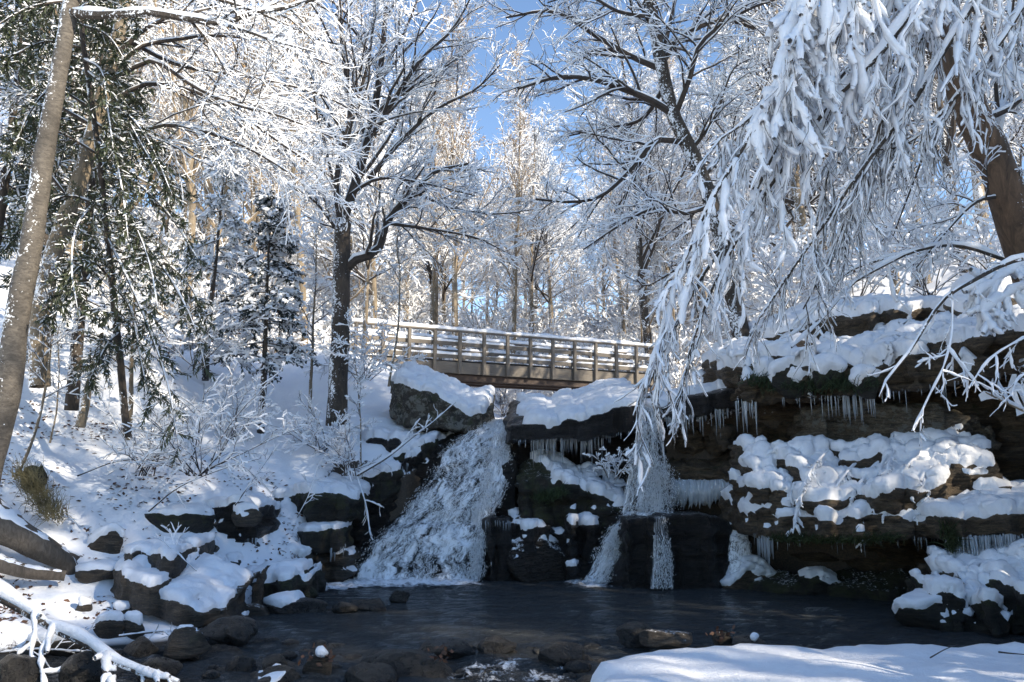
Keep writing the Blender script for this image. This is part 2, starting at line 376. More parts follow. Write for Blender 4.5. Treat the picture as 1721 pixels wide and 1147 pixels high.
gx = axis(-9, 7, .1, (-260, 260)); gy = axis(7.5, 21, .1, (-40, 420))
XX, YY = np.meshgrid(gx, gy, indexing='ij'); ZZ = ground(XX, YY); nx_, ny_ = XX.shape
ii = (np.arange(nx_ - 1)[:, None] * ny_ + np.arange(ny_ - 1)[None]).ravel()
g = Geo(); g.add(np.stack([XX, YY, ZZ], -1).reshape(-1, 3), np.stack([ii, ii + ny_, ii + ny_ + 1, ii + 1], 1))
o = g.build('ground', terrain_m, org=(0, 0, 0)); tag(o, kind='structure')

# pool and stream water: one sheet with small waves
wx = np.arange(-9, 11, .09); wy = np.arange(5.5, 18.6, .08); WX, WY = np.meshgrid(wx, wy, indexing='ij'); q = np.stack([WX, WY, 0 * WX], -1)
rap = sstep(11.3, 9.2, WY + WX * .15)                                  # the stream breaks over stones towards us
chop = np.exp(-((WX + 1.7) / 1.8) ** 2 - ((WY - 15.7) / .9) ** 2)
WZ = .026 * fbm(q * np.array([1.3, 3.0, 1]), 4) + .055 * rap * fbm(q * np.array([2.2, 1.3, 1]) + 9, 4) + .03 * chop * fbm(q * 5, 3) - .05 * rap
i2 = (np.arange(len(wx) - 1)[:, None] * len(wy) + np.arange(len(wy) - 1)[None]).ravel(); nw = len(wy)
g = Geo(); g.add(np.stack([WX, WY, WZ], -1).reshape(-1, 3), np.stack([i2, i2 + nw, i2 + nw + 1, i2 + 1], 1))
tag(g.build('pool_water', water_m, org=(0, 0, 0)), kind='structure')

# snow bank under the photographer
BANK = np.array([P(960, 1160, 6.4)[:2], P(972, 1125, 6.9)[:2], P(1010, 1098, 7.3)[:2], P(1075, 1084, 7.6)[:2], P(1180, 1082, 7.6)[:2], P(1300, 1080, 7.7)[:2], P(1450, 1077, 7.8)[:2], P(1600, 1076, 7.9)[:2], P(1800, 1074, 8.0)[:2], (9, 8), (9, -3), (-2, -3), (-.6, 3.5), (.2, 5.4)])
bx = np.arange(-2.4, 9.2, .08); by = np.arange(-3, 8.4, .08); BX, BY = np.meshgrid(bx, by, indexing='ij'); s = sdist(BX, BY, BANK); q = np.stack([BX, BY, 0 * BX], -1)
s = s + .10 * fbm(q * 1.4, 3)
BZ = -.35 + .86 * sstep(.04, -.28, s) + .05 * fbm(q * .8, 3) + .022 * fbm(q * 3.2 + 4, 3) + .05 * sstep(0, -2.5, s)
i3 = (np.arange(len(bx) - 1)[:, None] * len(by) + np.arange(len(by) - 1)[None]).ravel(); nb = len(by)
g = Geo(); g.add(np.stack([BX, BY, BZ], -1).reshape(-1, 3), np.stack([i3, i3 + nb, i3 + nb + 1, i3 + 1], 1))
tag(g.build('snow_bank', snow, org=(0, 0, 0)), kind='structure')

# ---------------------------------------------------------------- rocks
def remesh(v, f, vox, smooth=3):
    me = mesh_data('tmp', v, f, snow); ob = bpy.data.objects.new('tmp', me); C.collection.objects.link(ob)
    md = ob.modifiers.new('r', 'REMESH'); md.mode = 'VOXEL'; md.voxel_size = vox
    if smooth:
        sm = ob.modifiers.new('s', 'SMOOTH'); sm.iterations = smooth; sm.factor = .5
    dg = bpy.context.evaluated_depsgraph_get(); e = ob.evaluated_get(dg).to_mesh()
    vv = np.zeros(len(e.vertices) * 3, np.float32); e.vertices.foreach_get('co', vv)
    ff = np.zeros(len(e.loops), np.int32); e.loops.foreach_get('vertex_index', ff); ff = ff.reshape(-1, 4)
    ob.evaluated_get(dg).to_mesh_clear(); bpy.data.objects.remove(ob); bpy.data.meshes.remove(me)
    return vv.reshape(-1, 3).astype(float), ff
def vnormals(v, f):
    fn = np.cross(v[f[:, 2]] - v[f[:, 0]], v[f[:, -1]] - v[f[:, 1]]) if f.shape[1] == 4 else np.cross(v[f[:, 1]] - v[f[:, 0]], v[f[:, 2]] - v[f[:, 0]])
    vn = np.zeros_like(v)
    for k in range(f.shape[1]):
        for c in range(3): vn[:, c] += np.bincount(f[:, k], fn[:, c], len(v))
    return nrm(fn), nrm(vn)
def roughen(v, f, strata=.05, lump=.05, seed=0., fr=1.):
    _, n = vnormals(v, f); q = v * fr + seed * 3.7
    a = fbm(q * np.array([.9, .9, 5.5]), 3); st = np.sign(a) * np.abs(a) ** .6
    d = strata * st * np.clip(1.15 - np.abs(n[:, 2]), 0, 1) + lump * fbm(q * 1.6, 4) + lump * .35 * fbm(q * 6, 2)
    v = v + n * d[:, None]
    return v
def snow_cap(v, f, h=.09, thr=.5, hops=4, seed=0., mask=None, nscale=1.6, nj=.22):
    """snow lying on the upward faces: a skin whose rim dips under the rock, so its edge is an uneven natural line"""
    fn, vn = vnormals(v, f); c = v[f].mean(1)
    fs = fn[:, 2].copy()
    if mask is not None: fs = fs - 1.5 * ~mask(c)
    def spread(a):
        s = np.zeros(len(v)); n = np.zeros(len(v))
        for k in range(f.shape[1]): s += np.bincount(f[:, k], a, len(v)); n += np.bincount(f[:, k], minlength=len(v))
        return s / np.maximum(n, 1)
    sc = spread(fs)
    for _ in range(max(1, hops - 2)): sc = spread(sc[f].mean(1))
    sc = sc - thr + nj * fbm(v * nscale + seed, 3) + .10 * fbm(v * 7 + seed, 2)
    w = np.clip(sc / .34, -.5, 1); k = np.sqrt(np.clip(1 - (1 - np.clip(w, 0, 1)) ** 2, 0, 1))
    prof = np.where(w > 0, k * h * np.clip(1 + .36 * fbm(v * 1.6 + seed, 3) + .22 * fbm(v * 6 + seed, 2) + .10 * fbm(v * 12 + seed, 1), .2, 2.2) + .004, w * .08)
    sel = w[f].max(1) > 0
    if sel.sum() < 6: return None
    nv = v + nrm(vn * .75 + np.array([0, 0, .6]) * (w > 0)[:, None]) * prof[:, None]
    fs = f[sel]; used = np.unique(fs); mp = -np.ones(len(v), int); mp[used] = np.arange(len(used))
    return nv[used], mp[fs]
def prism(cols, depth, drift=0., rise=0., tilt_b=0., jag=1.):
    """cols [(px, Y, py_top, py_bottom)]: the rock's front outline, extruded back into real depth"""
    V = []; c0 = np.array(cols, float); m = (len(c0) - 1) * 5 + 1; u = np.linspace(0, len(c0) - 1, m); c1 = np.stack([np.interp(u, np.arange(len(c0)), c0[:, k]) for k in range(4)], 1)
    rj = np.random.RandomState(int(abs(c0[0, 0] * 7 + c0[0, 2])) % 9999); env = np.sin(np.linspace(0, np.pi, m)) ** .3
    c1[:, 1] += jag * env * np.repeat(rj.normal(0, 1, m // 2 + 1), 2)[:m] * .10; c1[:, 2] += jag * env * np.repeat(rj.normal(0, 1, m // 3 + 1), 3)[:m] * 2.2; c1[:, 3] += jag * env * np.repeat(rj.normal(0, 1, m // 3 + 1), 3)[:m] * 2.5
    for px, Y, pt, pb in c1:
        a = P(px, pt, Y); b = P(px, pb, Y); b[0] = a[0]
        dp = depth if np.isscalar(depth) else depth
        V += [b, a, a + np.array([drift * dp, dp, rise * dp]), b + np.array([drift * dp, dp, tilt_b * dp])]
    n = len(c1); f = []
    for i in range(n - 1):
        o = 4 * i
        for k in range(4): f.append([o + k, o + 4 + k, o + 4 + (k + 1) % 4, o + (k + 1) % 4])
    f += [[0, 1, 2, 3], [4 * n - 1, 4 * n - 2, 4 * n - 3, 4 * n - 4]]
    f = np.array(f)
    return np.array(V), f[:, ::-1]
ROCKS = {}
def ledge(name, label, cat, cols, depth, mat, vox=.06, drift=0., rise=0., strata=.05, lump=.05, seed=0., cap=None, smooth=3, parent=None, group=None, tilt_b=0., jag=1.):
    v, f = prism(cols, depth, drift, rise, tilt_b, jag); v, f = remesh(v, [f], vox, smooth); v = roughen(v, f, strata, lump, seed)
    return rock_obj(name, label, cat, v, f, mat, cap, parent, group)
def rock_obj(name, label, cat, v, f, mat, cap=None, parent=None, group=None):
    g = Geo(); g.add(v, f)
    o = g.build(name, mat, parent)
    if parent is None: tag(o, label, cat, group, 'thing')
    if cap:
        for kw in (cap if isinstance(cap, list) else [cap]):
            r = snow_cap(v, f, **kw)
            if r is not None:
                gs = Geo(); gs.add(*r); gs.build('snow_cap', snow, o)
    return o
def ico(sub):
    import bmesh
    bm = bmesh.new(); bmesh.ops.create_icosphere(bm, subdivisions=sub, radius=1); v = np.array([x.co[:] for x in bm.verts]); f = np.array([[x.index for x in p.verts] for p in bm.faces]); bm.free(); return v, f
ICO = {k: ico(k) for k in (1, 2, 3, 4, 5)}
def stone_shape(size, seed, sub=4, cuts=9, lump=.06, rot=0., tilt=(0, 0)):
    rng = np.random.RandomState(seed); v, f = ICO[sub]; v = v.copy()
    for _ in range(cuts):
        n = rng.normal(size=3); n[2] *= .8; n /= np.linalg.norm(n); d = rng.uniform(.55, .85); e = v @ n - d; v = v - np.where(e > 0, e * .92, 0)[:, None] * n
    v = v * (1 + lump * fbm(v * 2 + seed, 4))[:, None] + .02 * fbm(v * 7 + seed, 2)[:, None] * v
    v = v / np.abs(v).max(0) * np.array(size) / 2
    cx, sx = math.cos(tilt[0]), math.sin(tilt[0]); cy, sy = math.cos(tilt[1]), math.sin(tilt[1]); cz, sz = math.cos(rot), math.sin(rot)
    v = v @ np.array([[1, 0, 0], [0, cx, -sx], [0, sx, cx]]).T @ np.array([[cy, 0, sy], [0, 1, 0], [-sy, 0, cy]]).T @ np.array([[cz, -sz, 0], [sz, cz, 0], [0, 0, 1]]).T
    return v, f
def stone(label, x0, x1, y0, y1, Y, mat, seed, depth=.9, sub=4, cap=None, tilt=(0, 0), rot=0., name='boulder', cat='rock', sink=.15, group=None, cuts=9):
    """a loose rock that fills the picture box x0..x1, y0..y1 at distance Y"""
    a = P(x0, (y0 + y1) / 2, Y); b = P(x1, (y0 + y1) / 2, Y); t = P((x0 + x1) / 2, y0, Y); bt = P((x0 + x1) / 2, y1, Y)
    w = b[0] - a[0]; h = t[2] - bt[2]; c = (t + bt) / 2; c[0] = (a[0] + b[0]) / 2; h2 = h * (1 + sink)
    v, f = stone_shape((w, w * depth, h2), seed, sub, cuts, rot=0, tilt=(0, 0))
    if tilt != (0, 0) or rot:
        v, f = stone_shape((w * 1.02, w * depth, h2), seed, sub, cuts, rot=rot, tilt=tilt)
    v = v + c + np.array([0, w * depth * .35, -h * sink / 2])
    return rock_obj(name, label, cat, v, f, mat, cap, None, group)
def icicles(parent, line, n, lo, hi, seed, r=.012, ydepth=.1, name='icicles', S=4):
    rng = np.random.RandomState(seed); p = np.array([P(*q) for q in line]); q = resample(p, 60)
    i = rng.randint(0, 60, n); s = q[i] + np.stack([rng.normal(0, .02, n), rng.uniform(-.02, ydepth, n), rng.uniform(0, .05, n)], 1)
    L = lo + (hi - lo) * rng.uniform(0, 1, n) ** 2.6 * (.35 + .65 * np.sin(i * .37 + seed) ** 2); pts = np.stack([s, s - np.array([0, 0, 1.]) * (L * .4)[:, None] + rng.normal(0, .006, (n, 3)), s - np.array([0, 0, 1.]) * L[:, None]], 1)
    rr = r * .8 * rng.uniform(.4, 1.7, n) * np.sqrt(L / hi) + .003; g = Geo(); tube(g, pts, np.stack([rr * 1.3, rr * .85, rr * .15], 1), S=S, rng=rng)
    o = g.build(name, ice, parent); o['kind'] = 'stuff'; return o
# ---------------------------------------------------------------- cliff on the right: wall, overhang, shelves
CL = ledge('rock_cliff', 'dark layered rock cliff hollowed out under the snowy overhang beside the pool', 'cliff',
    [(1085, 18.0, 668, 1010), (1180, 17.6, 660, 1010), (1270, 16.6, 660, 1020), (1360, 15.6, 655, 1020), (1480, 14.9, 650, 1030), (1600, 14.0, 640, 1040), (1720, 13.2, 620, 1060), (1900, 12.2, 600, 1080)],
    1.6, rock_brown, vox=.07, strata=.22, lump=.18, seed=1)
ledge('rock_ledge', 'thin dark shelf of rock right above the curtain of white ice', 'rock ledge', [(1118, 16.7, 784, 808), (1150, 16.4, 780, 810), (1200, 16.1, 782, 810), (1262, 15.5, 776, 806)], 1.4, rock_brown, vox=.05, strata=.10, lump=.10, seed=36, rise=.1)
ledge('rock_ledge', 'broken bedding step halfway up the brown wall under the overhang', 'rock ledge', [(1150, 17.0, 724, 752), (1220, 16.5, 718, 750), (1300, 15.9, 722, 748), (1370, 15.2, 716, 744)], 1.2, rock_brown, vox=.05, strata=.12, lump=.14, seed=37, rise=.1, jag=2.)
ledge('lit_rock_face', None, None, [(1375, 14.35, 692, 742), (1450, 14.1, 676, 752), (1540, 13.8, 680, 760), (1620, 13.5, 690, 750), (1690, 13.3, 722, 748)], 1.2, lit_rock_face, vox=.055, strata=.10, lump=.16, seed=2, parent=CL)
# overhanging roof of the cliff with deep snow
OV = ledge('rock_overhang', 'long overhanging rock roof under deep lumpy snow with icicles along its lip', 'rock overhang',
    [(1236, 15.4, 622, 676), (1262, 14.9, 604, 676), (1310, 14.5, 606, 672), (1390, 14.0, 614, 668), (1470, 13.5, 610, 664), (1540, 13.0, 590, 655), (1610, 12.6, 574, 640), (1680, 12.2, 562, 626), (1760, 11.8, 552, 616), (1860, 11.3, 540, 600)],
    3.0, rock_brown, vox=.047, drift=.05, rise=.20, strata=.12, lump=.14, seed=3, jag=1.3, cap=dict(h=.20, thr=.36, hops=5, seed=3, nj=.4), tilt_b=.12)
OV2 = ledge('rock_shelf', 'upper rock shelf with thick snow stepping back above the overhang', 'rock ledge',
    [(1280, 16.6, 566, 618), (1330, 16.2, 556, 618), (1385, 15.8, 538, 612), (1440, 15.5, 526, 570), (1500, 15.2, 520, 558), (1560, 15.0, 520, 550), (1640, 14.6, 520, 560), (1740, 14.0, 516, 570), (1850, 13.6, 500, 580)],
    2.4, rock_brown, vox=.065, rise=.18, strata=.08, lump=.12, seed=4, cap=dict(h=.20, thr=.40, hops=5, seed=9, nj=.4))
stone('snow covered boulder bulging on top of the overhang under the drooping branches', 1290, 1400, 565, 640, 14.7, rock_brown, 41, .9, 4, dict(h=.14, thr=.45, hops=3))
stone('large snow mound of rock at the frame edge below the leaning brown trunk', 1620, 1820, 448, 560, 13.4, rock_brown, 42, .8, 4, dict(h=.14, thr=.3, hops=5))
# lip of the falls: two slabs
LS = ledge('rock_slab', 'broad tilted rock slab with a smooth snow sheet beside the waterfall lip', 'rock slab',
    [(850, 17.2, 716, 748), (862, 16.75, 712, 744), (900, 16.6, 713, 742), (950, 16.6, 710, 738), (990, 16.6, 702, 735), (1030, 16.6, 690, 732), (1062, 16.6, 680, 728), (1085, 16.8, 678, 722)],
    3.6, rock_dark, vox=.055, rise=.235, drift=.02, strata=.06, lump=.05, seed=5, cap=dict(h=.16, thr=.52, hops=4, seed=2, nj=.12, mask=lambda c: c[:, 0] > .18 + .1 * np.sin(c[:, 1] * 3)))
icicles(LS, [(895, 740, 16.9), (950, 738, 16.9), (1012, 735, 16.9)], 110, .25, .80, 11, .014, .3)
icicles(LS, [(862, 742, 16.75), (990, 734, 16.65), (1055, 728, 16.65)], 60, .05, .3, 12, .01, .1)
LS2 = ledge('rock_slab', 'thin dark wet slab under the second waterfall with long icicles', 'rock slab',
    [(1090, 16.9, 688, 706), (1110, 16.5, 684, 704), (1140, 16.2, 676, 700), (1175, 16.0, 668, 696), (1210, 15.9, 658, 690), (1245, 15.8, 652, 684)],
    3.2, rock_dark, vox=.05, rise=.10, strata=.05, lump=.05, seed=6, cap=dict(h=.13, thr=.55, hops=4, seed=5, mask=lambda c: (c[:, 1] > 16.75)))
icicles(LS2, [(1118, 704, 16.4), (1160, 698, 16.1), (1225, 688, 15.9)], 70, .15, .62, 13, .013, .15)
# wall behind the icicles
ledge('rock_wall', 'black recessed rock wall behind the row of thin icicles', 'rock wall', [(838, 18.0, 728, 985), (900, 17.9, 724, 985), (980, 17.8, 722, 985), (1060, 17.7, 720, 985), (1130, 17.5, 700, 985)], 1.2, rock_dark, vox=.08, strata=.10, lump=.10, seed=7)
# middle ledges
ledge('rock_ledge', 'mossy rock ledge with smooth snow patch below the hanging icicles', 'rock ledge',
    [(866, 16.75, 812, 900), (900, 16.6, 800, 905), (940, 16.5, 806, 905), (975, 16.4, 822, 905), (1010, 16.4, 838, 905), (1050, 16.5, 848, 905), (1090, 16.7, 850, 905)], 1.35, rock_moss, vox=.045, rise=.34, strata=.10, lump=.10, seed=8, jag=1.2,
    cap=dict(h=.13, thr=.47, hops=5, seed=6, nj=.22, mask=lambda c: (c[:, 0] < 2.45) & (c[:, 0] > .55 + .25 * np.sin(c[:, 2] * 7))))
ledge('rock_ledge', 'icy lower step with frozen drips below the mossy ledge', 'rock ledge',
    [(858, 16.3, 880, 935), (880, 16.15, 884, 940), (920, 16.1, 888, 945), (950, 16.05, 890, 950), (985, 16.1, 880, 955), (1040, 16.3, 872, 960)], 1.1, rock_dark, vox=.05, rise=.12, strata=.08, lump=.14, seed=9, jag=2.,
    cap=dict(h=.09, thr=.60, hops=3, seed=4, nj=.55, mask=lambda c: c[:, 0] < 1.75))
bk = ledge('rock_block', 'square dark wet block standing beside the main waterfall foot', 'rock block',
    [(812, 16.35, 878, 985), (826, 16.1, 870, 985), (850, 16.05, 872, 985), (866, 16.2, 880, 985)], .9, rock_dark, vox=.05, strata=.04, lump=.07, seed=10)
icicles(bk, [(816, 878, 16.15), (862, 880, 16.0)], 26, .08, .35, 15, .01, .05)
stone('dark wet hump of rock between waterfall and icicles', 818, 884, 772, 884, 17.2, rock_dark, 51, 1., 4)
stone('rounded rock crusted with white ice and frozen spray at the pool edge', 826, 968, 902, 984, 15.9, m_rock('rock_icy', (.02, .016, .013), (.08, .065, .052), dust=.22, rough=.3), 52, .8, 5, dict(h=.05, thr=.72, hops=2, nj=.5))
stone('low dark rock under the icy step beside the chute', 930, 1030, 930, 990, 16.0, rock_dark, 53, .8, 4)
bk2 = ledge('rock_block', 'big square dark block with thin trickles running down its front', 'rock block',
    [(1046, 15.35, 886, 1000), (1054, 15.15, 872, 1000), (1090, 15.05, 868, 1000), (1140, 15.0, 867, 1000), (1190, 15.0, 868, 1000), (1222, 15.1, 872, 1000), (1230, 15.4, 884, 1000)], 1.9, rock_dark, vox=.05, strata=.05, lump=.07, seed=12)
stone('bulging dark foot of the square block in the pool', 1020, 1130, 905, 1000, 15.1, rock_dark, 54, .8, 4)
stone('wet sloping rock splashed by the second waterfall', 1035, 1140, 800, 885, 16.5, rock_dark, 55, .9, 4)
# ice curtain on the wall above the block
rng = np.random.RandomState(4); pts = []; rr = []
for row, (a, b) in enumerate([((1128, 806, 16.5), (1195, 808, 16.2)), ((1195, 808, 16.2), (1262, 800, 15.6))]):
    A, B = P(*a), P(*b)
    for t in np.linspace(0, 1, 46):
        p = A + (B - A) * t; L = (.52 if row == 0 else .42) * (.75 + .35 * rng.uniform()); pts.append([p + [0, -.03, 0], p + [0, -.10, -L * .4], p + [0, -.07, -L * .8], p + [0, 0.02, -L]]); rr.append([.02, .036, .032, .008])
g = Geo(); tube(g, np.array(pts) + rng.normal(0, .012, (len(pts), 4, 3)), np.array(rr) * rng.uniform(.6, 1.4, (len(pts), 1)), S=6, rng=rng)
o = g.build('ice_curtain', ice); tag(o, 'curtain of white ice frozen on the wall above the dark block', 'ice')
# big snowy ledge right
LF = ledge('rock_ledge', 'wide two tier ledge heaped with snow and drooping twigs under the overhang', 'rock ledge',
    [(1262, 14.0, 822, 860), (1300, 13.6, 822, 862), (1350, 13.3, 828, 864), (1420, 13.0, 832, 866), (1490, 12.8, 832, 864), (1560, 12.6, 820, 858), (1630, 12.5, 800, 848), (1690, 12.5, 786, 838)], 1.25, rock_brown, vox=.042, rise=.64, strata=.11, lump=.13, seed=13, jag=1.,
    cap=dict(h=.13, thr=.32, hops=5, seed=7, nj=.42, nscale=1.1))
LF2 = ledge('rock_ledge', 'protruding lower ledge with thick snow lip and icicles over a dark hollow', 'rock ledge',
    [(1258, 14.0, 868, 898), (1290, 13.5, 864, 908), (1350, 13.1, 866, 908), (1420, 12.8, 868, 908), (1490, 12.6, 868, 905), (1540, 12.5, 872, 904), (1598, 12.4, 872, 904)], 1.9, rock_brown, vox=.055, rise=.17, strata=.06, lump=.10, seed=14, jag=1.,
    cap=dict(h=.13, thr=.42, hops=4, seed=8, nj=.35))
icicles(LF2, [(1270, 902, 13.8), (1330, 908, 13.25), (1590, 905, 12.5)], 60, .06, .42, 16, .011, .2)
icicles(LF2, [(1274, 900, 13.9), (1300, 905, 13.5)], 34, .3, .65, 17, .018, .2)
LF3 = ledge('rock_ledge', 'right hand ledge with snow top and a curtain of frozen drips', 'rock ledge',
    [(1545, 12.6, 866, 880), (1600, 11.9, 872, 905), (1650, 11.7, 872, 906), (1700, 11.5, 868, 905), (1780, 11.3, 862, 900), (1880, 11.0, 855, 900)], 1.9, rock_brown, vox=.055, rise=.10, strata=.05, lump=.08, seed=15, cap=dict(h=.18, thr=.38, hops=4, seed=12, nj=.3))
icicles(LF3, [(1600, 903, 12.0), (1650, 905, 11.75), (1760, 900, 11.4)], 150, .18, .50, 18, .014, .2)
ledge('rock_wall', 'dark wall with thin trickles below the right hand ledge', 'rock wall', [(1590, 12.9, 895, 1060), (1660, 12.5, 895, 1065), (1800, 11.9, 890, 1075)], .8, rock_dark, vox=.07, strata=.08, lump=.08, seed=16)
# low mossy shore at the cliff foot with two snow mounds
ledge('rock_shore', 'low mossy rock shelf at the waterline under the cliff', 'rock ledge',
    [(1208, 15.5, 984, 1003), (1260, 14.9, 982, 1010), (1340, 14.4, 984, 1013), (1420, 13.9, 988, 1018), (1500, 13.4, 990, 1026), (1560, 13.0, 996, 1034), (1640, 12.4, 1000, 1040)], 1.3, rock_moss, vox=.055, rise=.12, strata=.04, lump=.12, seed=17)
stone('rock hidden under a white snow mound with a brown spot, at the pool edge', 1212, 1322, 944, 1000, 14.9, rock_brown, 61, .7, 5, dict(h=.10, thr=.25, hops=4, nj=.8, nscale=2.4))
stone('smaller snow topped rock right of the white mound', 1345, 1422, 962, 1006, 14.2, rock_moss, 62, .7, 5, dict(h=.09, thr=.35, hops=4, nj=.7, nscale=2.6))
# bottom right heap
ledge('rock_heap', 'mossy rock heaped with lumpy snow at the right edge of the pool', 'rock', [(1560, 11.4, 1012, 1062), (1585, 11.0, 1004, 1066), (1625, 10.85, 1004, 1068), (1670, 10.8, 1010, 1070), (1720, 10.7, 1006, 1072), (1790, 10.5, 1000, 1078), (1850, 10.6, 1000, 1078)], .8, rock_moss, vox=.045, rise=.25, strata=.04, lump=.16, seed=63, jag=1.2, cap=dict(h=.10, thr=.36, hops=3, nj=.4, nscale=1.8))
ledge('rock_heap', 'brown upper rock tier under snow behind the mossy heap', 'rock', [(1592, 11.8, 984, 1010), (1620, 11.5, 968, 1012), (1660, 11.4, 970, 1014), (1700, 11.3, 966, 1014), (1750, 11.2, 952, 1014), (1820, 11.1, 950, 1014)], .9, rock_brown, vox=.045, rise=.25, strata=.04, lump=.12, seed=64, jag=1., cap=dict(h=.14, thr=.40, hops=3, nj=.35, nscale=1.8))
stone('low mossy stone with snow top reaching into the pool', 1520, 1625, 1008, 1056, 11.0, rock_moss, 65, .9, 4, dict(h=.10, thr=.35, hops=4, nj=.4))
icicles(OV, [(1240, 674, 15.2), (1262, 676, 14.9), (1268, 676, 14.9)], 12, .3, .75, 19, .018, .1)
icicles(OV, [(1300, 672, 14.55), (1400, 668, 14.0), (1540, 655, 13.05), (1720, 622, 12.1)], 80, .04, .45, 20, .012, .15)
icicles(OV, [(1385, 668, 14.1), (1470, 664, 13.6)], 22, .35, .62, 22, .014, .1)

# ---------------------------------------------------------------- left bank: boulder by the bridge, terraces beside the falls
def boulder_box(label, cols, depth, mat, cap, seed, **k):
    return ledge('boulder', label, 'boulder', cols, depth, mat, cap=cap, seed=seed, **k)
BB = boulder_box('huge lichen spotted boulder with smooth snow top below the bridge end',
    [(658, 19.5, 648, 690), (668, 18.8, 640, 708), (690, 18.45, 646, 716), (720, 18.35, 660, 722), (755, 18.4, 676, 726), (790, 18.6, 692, 724), (815, 19.0, 692, 716), (826, 19.6, 684, 702)], 1.9, rock_lich, dict(h=.13, thr=.50, hops=5, seed=3, nj=.12), 21, vox=.055, rise=.34, strata=.04, lump=.10, smooth=5, jag=.8)
ledge('rock_wall', 'dark wet wall slanting down along the left side of the waterfall', 'rock wall',
    [(470, 16.6, 905, 1000), (520, 16.55, 905, 1000), (575, 16.6, 880, 1000), (612, 16.85, 836, 1000), (650, 17.2, 800, 1000), (690, 17.6, 762, 990), (725, 18.1, 742, 960), (760, 18.9, 728, 900)], 1.2, rock_dark, vox=.06, strata=.10, lump=.10, seed=22, rise=.1, cap=dict(h=.10, thr=.70, hops=3, nj=.4))
ledge('rock_terrace', 'snow shelf just below the big boulder above the falls', 'rock ledge', [(590, 18.2, 736, 762), (630, 17.9, 732, 764), (680, 17.8, 742, 762), (700, 18.1, 750, 762)], 1.3, rock_dark, vox=.055, rise=.12, strata=.06, lump=.10, seed=23, cap=dict(h=.13, thr=.55, hops=4))
ledge('rock_terrace', 'small snowy step at the head of the falls', 'rock ledge', [(655, 17.9, 764, 782), (690, 17.7, 758, 780), (722, 17.9, 744, 778), (735, 18.3, 738, 770)], 1.0, rock_moss, vox=.05, rise=.14, strata=.05, lump=.08, seed=24, cap=dict(h=.12, thr=.58, hops=3))
o = ledge('rock_terrace', 'long snow shelf sloping toward the waterfall edge with icicles', 'rock ledge', [(560, 17.2, 812, 850), (600, 17.0, 806, 850), (640, 17.0, 796, 842), (670, 17.2, 786, 826)], 1.6, rock_moss, vox=.055, rise=.16, strata=.06, lump=.08, seed=25, cap=dict(h=.13, thr=.55, hops=4))
icicles(o, [(640, 838, 17.0), (690, 770, 17.6)], 30, .1, .4, 23, .012, .1)
o = ledge('rock_terrace', 'dark mossy overhang roofing a black hollow left of the waterfall', 'rock ledge', [(436, 15.7, 850, 872), (470, 15.5, 838, 884), (520, 15.4, 830, 884), (570, 15.5, 832, 880), (600, 15.9, 842, 874)], 1.5, rock_moss, vox=.055, rise=.15, strata=.07, lump=.12, seed=26, cap=dict(h=.13, thr=.55, hops=4, nj=.4))
o = ledge('rock_terrace', 'flat rock step with a thin even snow line and icicles at its end', 'rock ledge', [(448, 15.4, 892, 922), (480, 15.2, 892, 924), (530, 15.1, 890, 926), (566, 15.2, 888, 926), (578, 15.5, 892, 924)], 1.2, rock_moss, vox=.05, rise=.06, strata=.05, lump=.05, seed=27, cap=dict(h=.08, thr=.6, hops=3))
icicles(o, [(555, 922, 15.15), (576, 920, 15.3)], 26, .12, .35, 24, .012, .1)
ledge('rock_terrace', 'snow ramp sloping down to the pool beside the flat step', 'rock ledge', [(425, 14.9, 945, 985), (460, 14.6, 936, 985), (500, 14.7, 936, 985), (522, 15.0, 930, 985)], 1.3, rock_bank, vox=.05, rise=.30, strata=.04, lump=.07, seed=28, cap=dict(h=.12, thr=.4, hops=4))
ledge('rock_stack', 'thin dark rock layers stacked at the pool corner beside the falls', 'rock', [(510, 15.5, 938, 1000), (540, 15.3, 930, 1000), (580, 15.5, 926, 1000), (600, 16.0, 930, 1000)], 1.0, rock_bank, vox=.05, strata=.12, lump=.06, seed=29, cap=dict(h=.03, thr=.75, hops=2, nj=.5))
o = ledge('rock_wall', 'black dripping rock wall under the snowy bank left of centre', 'rock wall', [(330, 14.2, 852, 955), (360, 13.9, 850, 955), (400, 13.9, 850, 955), (440, 14.1, 856, 955), (452, 14.6, 858, 955)], 1.2, rock_dark, vox=.055, strata=.10, lump=.08, seed=30, cap=dict(h=.09, thr=.6, hops=3, nj=.4))
icicles(o, [(365, 908, 13.85), (435, 908, 14.0)], 20, .1, .3, 25, .01, .05)
stone('mossy overhanging bank rock dusted with snow below the bare shrub', 180, 345, 838, 910, 13.3, rock_moss, 71, .7, 5, dict(h=.06, thr=.6, hops=3, nj=.5))
stone('brown angular rock jutting from the top of the black wall', 385, 442, 848, 885, 13.7, rock_bank, 72, .8, 4, dict(h=.06, thr=.7, hops=3))
stone('dark lichen rock half buried behind the left trunk', 28, 72, 778, 825, 13.0, rock_moss, 73, .9, 4, dict(h=.04, thr=.75, hops=2))
